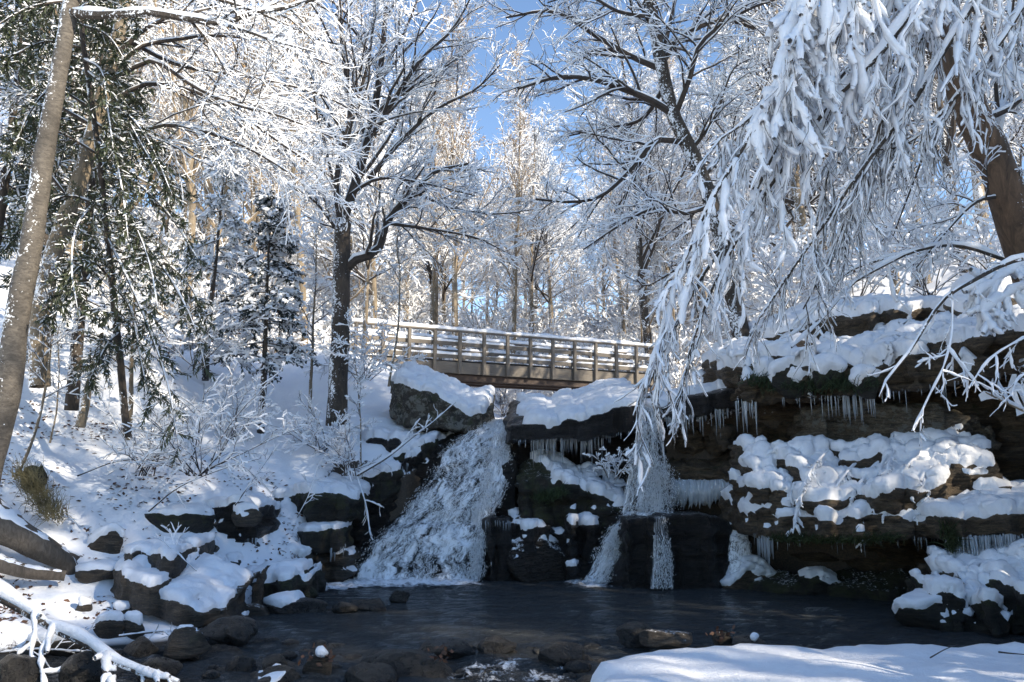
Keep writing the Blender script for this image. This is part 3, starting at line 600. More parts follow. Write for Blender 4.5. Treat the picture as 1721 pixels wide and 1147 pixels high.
# the stacked slabs at left
def slab(label, cols, depth, mat, cap, seed, **k): return ledge('rock_slab', label, 'rock slab', cols, depth, mat, cap=cap, seed=seed, **k)
slab('large tilted brown slab with a broad snow sheet, right at the stream', [(186, 11.6, 962, 1000), (205, 11.2, 968, 1012), (245, 10.9, 990, 1034), (290, 10.7, 1010, 1052), (340, 10.75, 1030, 1060), (385, 11.2, 1022, 1058), (402, 11.9, 1004, 1045)], 1.5, rock_bank, dict(h=.07, thr=.62, hops=3, seed=2, nj=.14, mask=lambda c: c[:, 0] < -3.75 + .1 * np.sin(c[:, 1] * 9)), 31, vox=.045, rise=.22, strata=.03, lump=.05)
slab('grey brown boulder slab resting on the large tilted slab', [(206, 11.9, 932, 958), (222, 11.55, 926, 970), (260, 11.4, 932, 976), (295, 11.45, 938, 972), (310, 11.8, 936, 960)], .75, rock_bank, dict(h=.06, thr=.6, hops=3, seed=4, nj=.14), 32, vox=.04, rise=.10, strata=.02, lump=.06, smooth=4)
slab('grey slab set back behind the resting boulder slab', [(296, 12.5, 924, 965), (315, 12.2, 918, 968), (338, 12.4, 926, 962)], .8, rock_grey, dict(h=.08, thr=.5, hops=4, seed=6), 33, vox=.045, rise=.1, strata=.02, lump=.06)
stone('rounded lichen boulder with snow shoulder behind the stacked slabs', 292, 358, 900, 940, 13.0, rock_lich, 74, .9, 4, dict(h=.07, thr=.45, hops=4))
stone('upright narrow slab leaning left with a snow edge', 146, 198, 888, 948, 12.3, rock_bank, 75, .6, 4, dict(h=.08, thr=.35, hops=3), tilt=(0, .5))
stone('brown bank stone under the exposed tree root', 118, 192, 950, 982, 11.6, rock_bank, 76, .9, 4, dict(h=.07, thr=.55, hops=3))
stone('small mossy rocks mottled with snow behind the large slab', 330, 376, 935, 978, 13.0, rock_moss, 77, .9, 4, dict(h=.05, thr=.6, hops=3, nj=.5))
stone('mottled dark rock with snow crumbs above the pool corner', 362, 412, 936, 978, 13.4, rock_moss, 78, .9, 4, dict(h=.05, thr=.6, hops=3, nj=.5))
slab('moss green boulder with flat snow top standing in the pool edge', [(400, 13.4, 978, 1012), (414, 13.0, 974, 1018), (450, 12.8, 974, 1020), (490, 12.8, 976, 1018), (514, 13.0, 982, 1014), (522, 13.5, 984, 1010)], 1.1, rock_moss, dict(h=.11, thr=.55, hops=4, seed=8), 34, vox=.045, rise=.1, strata=.03, lump=.08)
stone('small dark stone with a white snow hat in front of the mossy boulder', 430, 545, 1008, 1044, 12.3, rock_stone, 79, .7, 4, dict(h=.10, thr=.45, hops=4, mask=lambda c: c[:, 0] < -3.15))
stone('flat brown stone between the tilted slab and the white hatted stone', 385, 450, 1018, 1048, 12.1, rock_bank, 80, .8, 3)
# shore stones and creek stones (label, x0, x1, y0, y1, Y, mat, snow)
ST = [('grey flat stone with a snow fringe on the near shore', 150, 205, 1038, 1066, 10.0, rock_bank, 1), ('brown block stone beside the flat stone on the near shore', 203, 240, 1036, 1064, 10.1, rock_bank, 1),
    ('pointed brown stone with a tiny snow cap in the stream', 262, 345, 1058, 1098, 9.4, rock_bank, 2), ('long flat dark stone pointing into the stream', 310, 425, 1040, 1072, 10.2, rock_stone, 0),
    ('wet dark stone beside the long flat stone', 370, 425, 1048, 1076, 10.1, rock_stone, 0), ('rounded brown stone left below the snowy log', 28, 130, 1062, 1096, 9.5, rock_bank, 1),
    ('dark flat stone at the bottom left corner', -20, 60, 1104, 1150, 8.2, rock_stone, 0), ('dark wet stone under the snowy fallen branch', 90, 180, 1100, 1150, 8.3, rock_stone, 0), ('low black stone right of the snowy branch', 215, 300, 1108, 1150, 8.4, rock_stone, 0),
    ('round wet stone in the rapids left of the leaf covered stone', 375, 430, 1098, 1136, 9.0, rock_stone, 0), ('black wet stone in the rapids', 430, 480, 1102, 1140, 8.9, rock_stone, 0), ('brown stone topped with dead leaves and a snow ball', 505, 560, 1098, 1142, 8.8, rock_bank, 0),
    ('smooth grey stone at the bottom edge', 415, 515, 1126, 1165, 8.5, rock_stone, 3), ('wide flat dark stone at bottom centre', 586, 766, 1102, 1160, 8.75, rock_stone, 0), ('rounded dark stone in front of the wide flat stone', 570, 668, 1118, 1165, 8.45, rock_stone, 0),
    ('glossy black stone alone in the rapids', 903, 985, 1084, 1118, 9.2, rock_stone, 0), ('smooth dark hump of a stone at the pool outlet', 1030, 1108, 1048, 1082, 10.0, rock_stone, 0), ('low mossy stone beside the smooth hump', 1080, 1170, 1060, 1084, 9.6, rock_bank, 0),
    ('small stone with red brown leaves by the snow bank', 1198, 1232, 1062, 1086, 9.2, rock_bank, 0), ('flat grey stone with a pebble of snow by the snow bank', 1230, 1292, 1070, 1092, 9.0, rock_stone, 4),
    ('dark stone breaking the surface left in the pool', 586, 654, 1004, 1030, 12.6, rock_stone, 0), ('round grey stone rising from the pool', 652, 688, 992, 1010, 13.2, rock_stone, 0), ('thin flat stone left of the dark pool stone', 545, 600, 1014, 1030, 12.4, rock_stone, 0),
    ('submerged ledge stone across the outlet', 690, 800, 1080, 1104, 9.6, rock_stone, 0), ('low stone in the middle of the outlet', 800, 880, 1074, 1098, 9.7, rock_stone, 0), ('brown stone on the near snowy shore', 118, 150, 1010, 1030, 10.9, rock_bank, 1), ('half buried stone on the near snowy shore', 185, 215, 1018, 1032, 11.0, rock_bank, 1),
    ('stone sticking out of the snow at the left frame edge', -8, 14, 1036, 1062, 10.1, rock_bank, 1), ('flat stone behind the pointed brown stone', 200, 262, 1072, 1100, 9.3, rock_stone, 0)]
for k, (lb, x0, x1, y0, y1, Y, mt, sn) in enumerate(ST):
    cap = {0: None, 1: dict(h=.06, thr=.55, hops=3), 2: dict(h=.03, thr=.9, hops=2), 3: dict(h=.03, thr=.85, hops=2, nj=.6), 4: None}[sn]
    stone(lb, x0, x1, y0, y1, Y, mt, 100 + k, .8, 3 if x1 - x0 < 60 else 4, cap, name='creek_stone', sink=.5, cuts=11)
# small pebbles of the stream bed: nobody could count them
rng = np.random.RandomState(5); g = Geo()
for _ in range(150):
    x, y = rng.uniform(-4.6, 1.2), rng.uniform(8.0, 10.6); s_ = rng.uniform(.05, .16)
    v, f = ICO[2]; v = v * (1 + .25 * fbm(v * 1.5 + rng.uniform(0, 50), 2))[:, None] * np.array([s_, s_ * .8, s_ * .5]); g.add(v + np.array([x, y, -.07 + rng.uniform(-.06, .04)]), f)
tag(g.build('stream_gravel', rock_stone), 'wet dark cobbles scattered through the shallow outlet', kind='stuff')

# ---------------------------------------------------------------- waterfalls
def sheet(rows, nu, nv, disp, seed):
    r = np.array(rows, float); s = np.concatenate([[0], np.cumsum(np.hypot(np.diff(r[:, 0]), np.diff(r[:, 3]) * 60))]); t = np.linspace(0, s[-1], nv); q = np.stack([np.interp(t, s, r[:, k]) for k in range(4)], 1)
    out = np.zeros((nv, nu, 3))
    for i, (py, xl, xr, Y) in enumerate(q):
        a = P(xl, py, Y); b = P(xr, py, Y); u = np.linspace(0, 1, nu)[:, None]; out[i] = a + (b - a) * u
    zz = out[..., 2] * 2.6 + .8 * fbm(out * np.array([1.4, 1.4, .6]) + seed, 2); saw = zz - np.floor(zz)
    d = disp * (fbm(out * np.array([3.0, 3.0, 1.6]) + seed, 4) + 1.5 * (saw ** 2 - .35)); out[..., 1] -= d + .10 * np.sin(np.linspace(0, np.pi, nu))[None] - .02; out[..., 2] += d * .5
    return out
def sheet_geo(g, S, m=0):
    nv, nu, _ = S.shape; fv = np.concatenate([np.zeros((1, nu)), np.cumsum(np.linalg.norm(np.diff(S, axis=0), axis=2).mean(1))[:, None] * np.ones((1, nu))]); fu = np.cumsum(np.concatenate([np.zeros((nv, 1)), np.linalg.norm(np.diff(S, axis=1), axis=2)], 1), 1)
    fu = (fu - fu[:, -1:] * .6) * (1. + 0 * fv); g.flow = np.stack([fu / np.maximum(fu.max(1, keepdims=True) - fu.min(1, keepdims=True), .1) * 1.6, fv, np.clip(np.minimum(np.linspace(0, 1, nu), np.linspace(1, 0, nu)) * 11, 0, 1)[None] + 0 * fv], -1).reshape(-1, 3)
    i = (np.arange(nv - 1)[:, None] * nu + np.arange(nu - 1)[None]).ravel(); g.add(S.reshape(-1, 3), np.stack([i, i + nu, i + nu + 1, i + 1], 1), m)
def drops(S, n, seed, spread, lmin, lmax, w, dens=None, lift=.0):
    """small flecks of water thrown off the sheet, stretched along the flow"""
    rng = np.random.RandomState(seed); nv, nu, _ = S.shape; m = int(n * 2.2); iv = rng.uniform(0, nv - 2, m); iu = rng.uniform(0, nu - 2, m); a = iv.astype(int); b = iu.astype(int)
    fu = (iu - b)[:, None]; fv = (iv - a)[:, None]
    p = (S[a, b] * (1 - fv) + S[a + 1, b] * fv) * (1 - fu) + (S[a, b + 1] * (1 - fv) + S[a + 1, b + 1] * fv) * fu
    fl = nrm(S[np.minimum(a + 3, nv - 1), b] - S[a, b]); nn = fbm(p * np.array([3, 3, 1.3]) + seed, 4) + .35 * fbm(p * np.array([11, 11, 4]) + seed, 2)
    keep = np.argsort(-nn + rng.normal(0, .16, m))[:n]; p = p[keep]; fl = fl[keep]; k = len(p)
    p = p + np.stack([rng.normal(0, spread * .9, k), -np.abs(rng.normal(0, spread, k)), rng.normal(lift, spread * .5, k)], 1)
    L = rng.uniform(lmin, lmax, k)[:, None] * rng.uniform(.5, 1.3, (k, 1)); fl = nrm(fl + rng.normal(0, .28, (k, 3)))
    W = (w * rng.uniform(.5, 1.5, k))[:, None]; U = nrm(np.cross(fl, rng.normal(size=(k, 3)))); V = np.cross(U, fl)
    v = np.stack([p - fl * L, p + U * W, p - U * W * .5 + V * W * .87, p - U * W * .5 - V * W * .87, p + fl * L], 1)
    f0 = np.array([[0, 2, 1], [0, 3, 2], [0, 1, 3], [4, 1, 2], [4, 2, 3], [4, 3, 1]]); f = (np.arange(k)[:, None, None] * 5 + f0[None]).reshape(-1, 3)
    return v.reshape(-1, 3), f
ROWS = [(706, 806, 856, 20.2), (714, 800, 857, 19.0), (735, 770, 858, 18.3), (760, 740, 860, 17.9), (800, 722, 856, 17.45), (842, 690, 828, 17.05), (878, 652, 818, 16.85), (890, 640, 816, 16.5), (926, 612, 812, 16.3), (955, 590, 807, 16.2), (977, 584, 805, 16.1)]
ledge('rock_wall', 'black stepped bedrock the main waterfall runs over', 'rock wall', [(575, 17.3, 900, 1000), (620, 17.35, 888, 1000), (660, 17.6, 860, 1000), (700, 18.0, 800, 1000), (740, 18.6, 752, 990), (790, 19.0, 722, 980), (862, 19.0, 718, 980)], 1.6, rock_dark, vox=.07, strata=.06, lump=.08, seed=33)
wf = empty('waterfall', tuple(P(700, 977, 16.1)), 'main white waterfall fanning out down dark bedrock into the pool', 'waterfall')
S1 = sheet(ROWS, 90, 150, .055, 3); back = S1[::2, ::2] + np.array([.0, .16, -.05]); back[..., 1] += .07 * fbm(back * 4, 3)
g = Geo(); sheet_geo(g, back); g.build('bedrock', rock_dark, wf)
g = Geo(); sheet_geo(g, S1); g.build('water_sheet', fall_m, wf)
g = Geo(); g.add(*drops(S1, 12000, 5, .06, .008, .030, .0055)); g.build('spray', drop_m, wf)['kind'] = 'stuff'
S1b = sheet([(712, 836, 858, 18.4), (735, 828, 860, 17.9), (780, 818, 860, 17.3), (830, 806, 850, 16.9), (880, 800, 822, 16.5), (930, 795, 814, 16.2), (977, 790, 808, 16.0)], 24, 110, .05, 8)
g = Geo(); sheet_geo(g, S1b); g.build('water_veil', fall_m, wf); g = Geo(); g.add(*drops(S1b, 4500, 6, .06, .012, .05, .006)); g.build('spray', drop_m, wf)['kind'] = 'stuff'
wf2 = empty('waterfall', tuple(P(1000, 977, 15.7)), 'thin second waterfall falling as a droplet veil past the hanging branch tips', 'waterfall')
S2 = sheet([(684, 1078, 1112, 17.2), (692, 1074, 1112, 16.55), (720, 1068, 1114, 16.4), (770, 1060, 1122, 16.3), (820, 1048, 1130, 16.2), (862, 1038, 1134, 16.1)], 30, 90, .05, 12)
g = Geo(); sheet_geo(g, S2); g.build('water_veil', veil_m, wf2)
S3 = sheet([(860, 1044, 1140, 16.0), (868, 1040, 1125, 15.75), (885, 1028, 1058, 15.7), (920, 1006, 1050, 15.65), (960, 988, 1032, 15.6), (978, 975, 1026, 15.5)], 30, 80, .06, 14)
g = Geo(); sheet_geo(g, S3); g.build('water_chute', fall_m, wf2)
g = Geo(); g.add(*drops(S2, 4500, 7, .05, .012, .05, .0055)); g.add(*drops(S2[55:], 2200, 8, .12, .006, .016, .006)); g.add(*drops(S3, 3000, 9, .06, .010, .035, .006)); g.build('spray', drop_m, wf2)['kind'] = 'stuff'
S4 = sheet([(867, 1098, 1118, 15.0), (872, 1098, 1120, 14.92), (910, 1096, 1128, 14.9), (950, 1094, 1132, 14.85), (990, 1090, 1136, 14.8)], 14, 60, .03, 16)
g = Geo(); sheet_geo(g, S4); o = g.build('water_trickle', trickle_m); tag(o, 'thin water strands running down the front of the square dark block', 'trickle')
g = Geo(); g.add(*drops(S4, 1000, 10, .03, .012, .05, .005)); g.build('spray', drop_m, o)['kind'] = 'stuff'
S5 = sheet([(862, 1228, 1250, 15.3), (900, 1226, 1262, 15.1), (940, 1224, 1268, 15.0), (965, 1224, 1260, 14.9)], 14, 40, .05, 19)
g = Geo(); sheet_geo(g, S5 + np.array([0, .06, 0])); g.add(*drops(S5, 3000, 11, .05, .006, .016, .008)); o = g.build('frozen_spray', m_fall('frozen_spray', .46, .58, sx=8, sz=8)); tag(o, 'crust of frozen spray on the rock between dark block and snowy ledge', 'ice')
def foam(label, poly, seed, n, mat=None):
    pl = np.array([G(*q, .0)[:2] for q in poly]); x0, y0 = pl.min(0); x1, y1 = pl.max(0); x = np.arange(x0, x1, .04); y = np.arange(y0, y1, .04); X, Y = np.meshgrid(x, y, indexing='ij'); s = sdist(X, Y, pl); q = np.stack([X, Y, 0 * X], -1)
    Z = .012 + (.05 * (fbm(q * 6 + seed, 3) + .5)) * sstep(0, -.25, s); i = (np.arange(len(x) - 1)[:, None] * len(y) + np.arange(len(y) - 1)[None]).ravel(); n_ = len(y)
    f = np.stack([i, i + n_, i + n_ + 1, i + 1], 1); keep = (s + .12 * fbm(q * 3 + seed, 3)).ravel()[f].max(1) < 0; g = Geo(); g.add(np.stack([X, Y, Z], -1).reshape(-1, 3), f[keep]); g.flow = np.stack([X, Y, np.clip(-s * 4, 0, 1)], -1).reshape(-1, 3)
    tag(g.build('foam', mat or foam_m), label, 'foam', kind='stuff')
foam('white foam line at the foot of the main waterfall', [(520, 984), (590, 964), (700, 962), (812, 964), (815, 984), (740, 988), (640, 990), (580, 994), (500, 998)], 3, 0)
foam('white foam where the second fall meets the pool', [(935, 980), (985, 968), (1026, 968), (1030, 988), (985, 990)], 5, 0)
foam('broken white water of the rapids at bottom centre', [(700, 1150), (780, 1112), (860, 1100), (930, 1108), (985, 1125), (990, 1160), (720, 1165)], 7, 0, rapid_m)

for k, (lb, x0, x1, y0, y1, Y) in enumerate((('mossy lump with snow dripping over the left lip of the overhang', 1300, 1368, 604, 664, 14.15), ('second mossy lump capped with snow on the overhang lip', 1362, 1424, 600, 650, 13.8), ('small snow crusted moss lump below the overhang edge', 1440, 1492, 622, 664, 13.4))):
    stone(lb, x0, x1, y0, y1, Y, rock_moss, 140 + k, .7, 4, dict(h=.12, thr=.15, hops=3, nj=.8, nscale=3), name='moss_lump', cat='moss')
# ---------------------------------------------------------------- wooden footbridge
ZT = CAMZ + 4.95
BA, BB_ = G(598, 543.6, ZT), G(1100, 585.2, ZT); bd = BB_ - BA; BL = float(np.hypot(bd[0], bd[1])); bang = math.atan2(bd[1], bd[0])
br = empty('footbridge', (BA[0], BA[1], ZT - 1.05), 'grey weathered wooden footbridge with snow lined railings crossing above the waterfall', 'bridge'); br.rotation_euler = (0, 0, bang)
def board(name, L, W, H, mat, sn=0., seed=0):
    """one board with slightly eased edges, along x"""
    import bmesh
    bm = bmesh.new(); bmesh.ops.create_cube(bm, size=1)
    for v in bm.verts: v.co = (v.co.x * L, v.co.y * W, v.co.z * H)
    bmesh.ops.bevel(bm, geom=list(bm.edges), offset=min(W, H) * .12, segments=1, affect='EDGES'); me = bpy.data.meshes.new(name); bm.to_mesh(me); bm.free(); me.materials.append(mat); return me
def put(name, me, parent, loc, rot=(0, 0, 0)):
    o = bpy.data.objects.new(name, me); C.collection.objects.link(o); o.parent = parent; o.location = loc; o.rotation_euler = rot; return o
def snow_strip(name, parent, x0, x1, y, z, w, h, seed, gap=0.):
    n = max(6, int((x1 - x0) / .09)); x = np.linspace(x0, x1, n); pts = np.stack([x, 0 * x + y, 0 * x + z], 1)[None]; q = np.stack([x * 1.3, 0 * x + seed, 0 * x], 1); k = np.clip(1 + .55 * fbm(q, 3) - gap * (perlin(q * 1.1 + 5) > .2), .06, 2)[None]
    g = Geo(); tube(g, pts, w * (.75 + .25 * k), h * k, off=h * k * .5, S=7); g.mesh(name, snow)
    o = bpy.data.objects.new(name, g.mesh(name, snow)); C.collection.objects.link(o); o.parent = parent; return o
rngb = np.random.RandomState(3)
NP = 14; sp = BL / (NP - 1); post = board('post', .11, .12, 1.47, plank_m); blk = board('skirt_board', sp - .012, .05, .40, plank_m)
railL = BL + .3
for side, yy in ((0, 0.), (1, 1.75)):
    for k in range(NP):
        put('post', post, br, (k * sp, yy - .075 * (1 - 2 * side), .30 + rngb.uniform(-.008, .008)), (rngb.uniform(-.01, .01), rngb.uniform(-.01, .01), 0))
    yi = .012 if side == 0 else -.012
    nseg = 3
    for s_ in range(nseg):
        x0 = -.15 + railL * s_ / nseg; x1 = -.15 + railL * (s_ + 1) / nseg - .006
        cp = put('top_rail', board('top_rail', x1 - x0, .19, .05, plank_m), br, ((x0 + x1) / 2, yy, 1.065))
        snow_strip('snow', cp, -(x1 - x0) / 2, (x1 - x0) / 2, 0, .030, .09, .085, 3 + s_ + side * 7)
        for zc, hh in ((.62, .15), (.17, .15)):
            rl = put('rail_board', board('rail_board', x1 - x0, .045, hh, plank_m), br, ((x0 + x1) / 2, yy + yi, zc))
            snow_strip('snow', rl, -(x1 - x0) / 2, (x1 - x0) / 2, 0, hh / 2 - .003, .036, .055, 30 + s_ + side * 5 + zc * 9, .8)
    for k in range(NP - 1):
        put('skirt_board', blk, br, ((k + .5) * sp, yy + .012 * (1 - 2 * side), -.215 + rngb.uniform(-.006, .006)))
dk = board('deck_board', .135, 1.62, .045, plank_m); nd = int(BL / .145)
for k in range(nd): put('deck_board', dk, br, (.07 + k * .145, .875, -.03 + rngb.uniform(-.003, .003)), (0, 0, rngb.uniform(-.01, .01)))
g = Geo(); xs = np.linspace(0, BL, 80); ys = np.linspace(.1, 1.64, 12); X_, Y_ = np.meshgrid(xs, ys, indexing='ij'); q = np.stack([X_, Y_, 0 * X_], -1); Z_ = .06 + .03 * fbm(q * 1.4, 3); i = (np.arange(79)[:, None] * 12 + np.arange(11)[None]).ravel()
g.add(np.stack([X_, Y_, Z_], -1).reshape(-1, 3), np.stack([i, i + 12, i + 13, i + 1], 1)); o = bpy.data.objects.new('deck_snow', g.mesh('deck_snow', snow)); C.collection.objects.link(o); o.parent = br
for yy in (.12, .87, 1.63): put('beam', board('beam', BL + .2, .14, .22, beam_m), br, (BL / 2, yy + (.06 if yy < .5 else 0), -.54))

# ---------------------------------------------------------------- trees
def root_at(p): return (float(p[0]), float(p[1]), float(p[2]))
def bare_crown(gc, rng, L1, r1, k2=10, k3=8, k4=4, l2=.42, l3=.42, l4=.45, flat=.45, droop=.12, rt=.010, hs=.035, snowk=1.3, ang=52, up=.06, n2=6, n3=4, t0=.15, w2=.11, s1=6, r2f=.5):
    """from limbs L1: branches, twigs and twiglets, all carrying snow. mats: 0 bark, 1 snow"""
    tube(gc, L1, r1, S=s1, m=0, rng=rng); snow_on(gc, L1, r1, k=snowk, S=6, m=1, rng=rng, wmin=rt * 2)
    len1 = plen(L1)
    s, d, t, r = spawn(rng, L1, r1, k2, t0, .97, ang, 12, flat=flat, up=up); Ln = np.repeat(len1, k2) * l2 * (1.15 - .6 * t) * rng.uniform(.6, 1.3, len(s))
    L2 = grow(rng, s, d, Ln, n2, w2, 0, droop); r2 = taper(np.maximum(r * r2f, rt * 1.3), n2, .45)
    tube(gc, L2, r2, S=4, m=0, rng=rng); snow_on(gc, L2, r2, k=snowk * 1.15, S=4, m=1, rng=rng, wmin=rt * 1.8)
    if not k3: return L2
    s, d, t, r = spawn(rng, L2, r2, k3, .12, .99, ang - 6, 14, flat=flat, up=up); Ln = np.repeat(Ln, k3) * l3 * (1.15 - .6 * t) * rng.uniform(.55, 1.4, len(s))
    L3 = grow(rng, s, d, Ln, n3, .19, 0, droop); r3 = taper(np.full(len(s), rt), n3, .5)
    twig3(gc, L3, r3, r3 * 0 + hs * rng.uniform(.4, 1.4, r3.shape), rng)
    if not k4: return L3
    s, d, t, r = spawn(rng, L3, r3, k4, .15, 1., ang - 8, 16, flat=flat, up=up); Ln = np.repeat(Ln, k4) * l4 * (1.15 - .5 * t) * rng.uniform(.5, 1.5, len(s))
    L4 = grow(rng, s, d, Ln, 3, .24, 0, droop); r4 = taper(np.full(len(s), rt * .75), 3, .5)
    twig3(gc, L4, r4, r4 * 0 + hs * .75 * rng.uniform(.3, 1.4, r4.shape), rng); return L4
def flecks(gc, rng, L, n, size, m):
    """small leaves left hanging along twigs"""
    B, k, _ = L.shape; b = rng.randint(0, B, n); i = rng.randint(0, k, n); p = L[b, i] + rng.normal(0, .03, (n, 3)); a = nrm(rng.normal(size=(n, 3)) - [0, 0, .6]); c = nrm(np.cross(a, rng.normal(size=(n, 3)))); s = size * rng.uniform(.6, 1.3, (n, 1))
    v = np.stack([p, p + a * s * .5 + c * s * .28, p + a * s, p + a * s * .5 - c * s * .28], 1); gc.add(v.reshape(-1, 3), np.arange(4 * n).reshape(n, 4), m)
def tree_thing(name, label, cat, trunk, rtr, mbark, mtwig, crown, base, group=None, S=12):
    t = empty(name, root_at(base), label, cat, group); g = Geo(); tube(g, trunk, rtr, S=S)
    g.build('trunk', mbark, t)
    if crown is not None: crown.build('crown', [mtwig, snow, leaf_tan], t, smooth=False)
    return t
def trunk_tube(l, r0, r1, n=26, seed=0, wob=.02):
    t = px_line(l, n); rng = np.random.RandomState(seed); q = t[0] * 1.2 + seed; t = t + wob * np.stack([fbm(q, 2), fbm(q + 40, 2), 0 * q[:, 0]], -1)[None]
    u = np.linspace(0, 1, n)[None]; r = r0 + (r1 - r0) * u; return t, r * (1 + .06 * fbm(q * 2, 2)[None])

# forest kinds seen behind the bridge, then copies
GOLD = 1
def forest_kind(seed, H, rt0, lean, k1, ang, gold, leaves=0, t0=.25, droop=.1, upb=.25, hs=.018, sk=.75, ll=.38):
    rng = np.random.RandomState(seed); n = 12; s = np.zeros((1, 3)); d = np.array([[lean, 0, 1.]]); tr = grow(rng, s, d, np.array([H]), n, .05, .12); r = taper([rt0], n, .15)
    gt = Geo(); tube(gt, tr, r, S=8); gc = Geo()
    s, d, t, rr = spawn(rng, tr, r, k1, t0, .99, ang, 12, up=upb); Ln = H * ll * (1.12 - .75 * t) * rng.uniform(.65, 1.25, len(s)); L1 = grow(rng, s, d, Ln, 8, .10, .05, droop * .5); r1 = taper(np.maximum(rr * .5, .018), 8, .3)
    L4 = bare_crown(gc, rng, L1, r1, 8, 6, 3, .44, .50, .64, .30, droop, .011, hs, sk, 44, .08, s1=5)
    if leaves: flecks(gc, rng, L4, leaves, .10, 2)
    mb, mt = ((bark, bark_twig), (bark_tan, bark_gold), (bark_tan, bark_twig))[gold]
    return gt.mesh('trunk', mb), gc.mesh('crown', [mt, snow, leaf_tan], smooth=False)
KINDS = [forest_kind(11, 17, .20, .05, 24, 44, 2), forest_kind(12, 15, .16, -.12, 22, 40, 1, 300, hs=.013, sk=.5), forest_kind(13, 19, .23, .02, 26, 50, 0, t0=.3), forest_kind(14, 13, .12, .16, 20, 40, 1, t0=.15), forest_kind(15, 16, .17, -.04, 24, 60, 1, 2200, t0=.2, hs=.010, sk=.45), forest_kind(16, 20, .17, .03, 22, 30, 1, 2600, t0=.3, upb=.6, hs=.008, sk=.35, ll=.26)]
FOREST = {'tan': ('slender tan snowy tree on the sunlit wooded hillside at upper left', 'sunlit hillside woods'),
          'mid': ('bare snow coated tree in the woods straight behind the footbridge', 'woods behind the footbridge'),
          'right': ('white frosted tree in the thick woods above the right hand cliff', 'woods above the cliff')}
def forest_tree(kind, x, y, sc, rz, key, tilt=0.):
    z = float(ground(np.array([x]), np.array([y]), False)[0]) - .15
    t = empty('bare_tree', (x, y, z), FOREST[key][0], 'tree', FOREST[key][1]); t.scale = (sc, sc, sc); t.rotation_euler = (tilt, 0, rz)
    for nm, me in zip(('trunk', 'crown'), KINDS[kind]):
        o = bpy.data.objects.new(nm, me); C.collection.objects.link(o); o.parent = t
rf = np.random.RandomState(21)
spots = []
def scatter(n, x0, x1, y0, y1, key, kinds, smin, smax, mind, avoid=None):
    c = 0; tries = 0
    while c < n and tries < n * 60:
        tries += 1; y = rf.uniform(y0, y1); x = rf.uniform(x0(y), x1(y))
        if any((x - a) ** 2 + (y - b) ** 2 < mind ** 2 for a, b in spots): continue
        if avoid and avoid(x, y): continue
        spots.append((x, y)); c += 1; forest_tree(kinds[rf.randint(len(kinds))], x, y, rf.uniform(smin, smax), rf.uniform(0, 6.28), key, rf.normal(0, .05))
stream = lambda x, y: abs(x - .35 - (y - 28) * .05) < 1.9 and y < 42
onbr = lambda x, y: (-6.5 < x < 6.5) and 24.5 < y < 33.5
scatter(44, lambda y: -.62 * y - 2, lambda y: -.17 * y - 1, 24, 62, 'tan', [5, 5, 1, 5, 4], .75, 1.2, 2.0, lambda x, y: onbr(x, y))
scatter(50, lambda y: -.22 * y - 1, lambda y: .28 * y + 1, 33, 80, 'mid', [0, 2, 3, 1, 0, 5, 1], .70, 1.12, 2.3, lambda x, y: stream(x, y) or onbr(x, y))
scatter(34, lambda y: .24 * y + 1.5, lambda y: .66 * y + 4, 18, 66, 'right', [0, 2, 0, 3], .6, 1.0, 2.2, lambda x, y: onbr(x, y))
# unseen trees added beyond the frame to throw shade into the glen
FOREST['behind'] = ('unseen snow coated tree added to shade the glen', 'unseen trees added for shade')
for k_ in range(25):
    D = 9 + 25 * rf.uniform() ** .9; x_ = rf.uniform(-7, 8) + .85 * D; y_ = rf.uniform(8, 19) - .53 * D
    if x_ < max(7.5, 0) and y_ > -4 or x_ < .75 * y_ + 4.5 or any((x_ - a) ** 2 + (y_ - b) ** 2 < 4.5 for a, b in spots): continue
    spots.append((x_, y_)); forest_tree((0, 2, 4)[k_ % 3], x_, y_, rf.uniform(.75, 1.1), k_ * 1.7, 'behind')
def bush_kind(seed):
    rng = np.random.RandomState(seed); n = 16; s = rng.normal(0, .12, (n, 3)) * np.array([1, 1, 0]); L1 = grow(rng, s, np.stack([rng.normal(0, .6, n), rng.normal(0, .6, n), np.ones(n)], 1), 2.6 * rng.uniform(.6, 1.15, n), 8, .09, 0, .14); gc = Geo()
    bare_crown(gc, rng, L1, taper(np.full(n, .02), 8, .4), 8, 6, 0, .42, .45, .5, .3, .1, .009, .05, 1.4, 45, .02, n2=5, t0=.15); return gc.mesh('branches', [bark_gold, snow], smooth=False)
BUSH = [bush_kind(201), bush_kind(202), bush_kind(203)]
for k_, (x_, y_) in enumerate(((9.2, 4.2), (9.8, 6.4), (9.4, 8.6), (11, 5.2), (10.8, 7.6), (9.0, 2.2))):  # unseen bushes added right of the frame to keep the snow bank shaded
    o = bpy.data.objects.new('frosted_bush', BUSH[k_ % 3]); C.collection.objects.link(o); o.location = (x_, y_, .4); o.scale = (1.7, 1.7, 1.9); o.rotation_euler = (0, 0, k_ * 1.3); tag(o, 'unseen tall frosted bush added to shade the snow bank', 'bush', 'unseen bushes added for shade')
FOREST['hill'] = ('white frosted bush among the tan trunks on the hillside at left', 'frosted undergrowth on the left hillside')
for k_ in range(60):
    y = rf.uniform(27, 60); x = rf.uniform(-.62 * y, -.24 * y - 1); s_ = rf.uniform(.9, 1.5) * (1 + max(0, y - 40) * .02); z = float(ground(np.array([x]), np.array([y]), False)[0]) - .1
    o = bpy.data.objects.new('frosted_bush', BUSH[k_ % 3]); C.collection.objects.link(o); o.location = (x, y, z); o.scale = (s_, s_, s_); o.rotation_euler = (0, 0, rf.uniform(0, 6.28)); tag(o, FOREST['hill'][0], 'bush', FOREST['hill'][1])
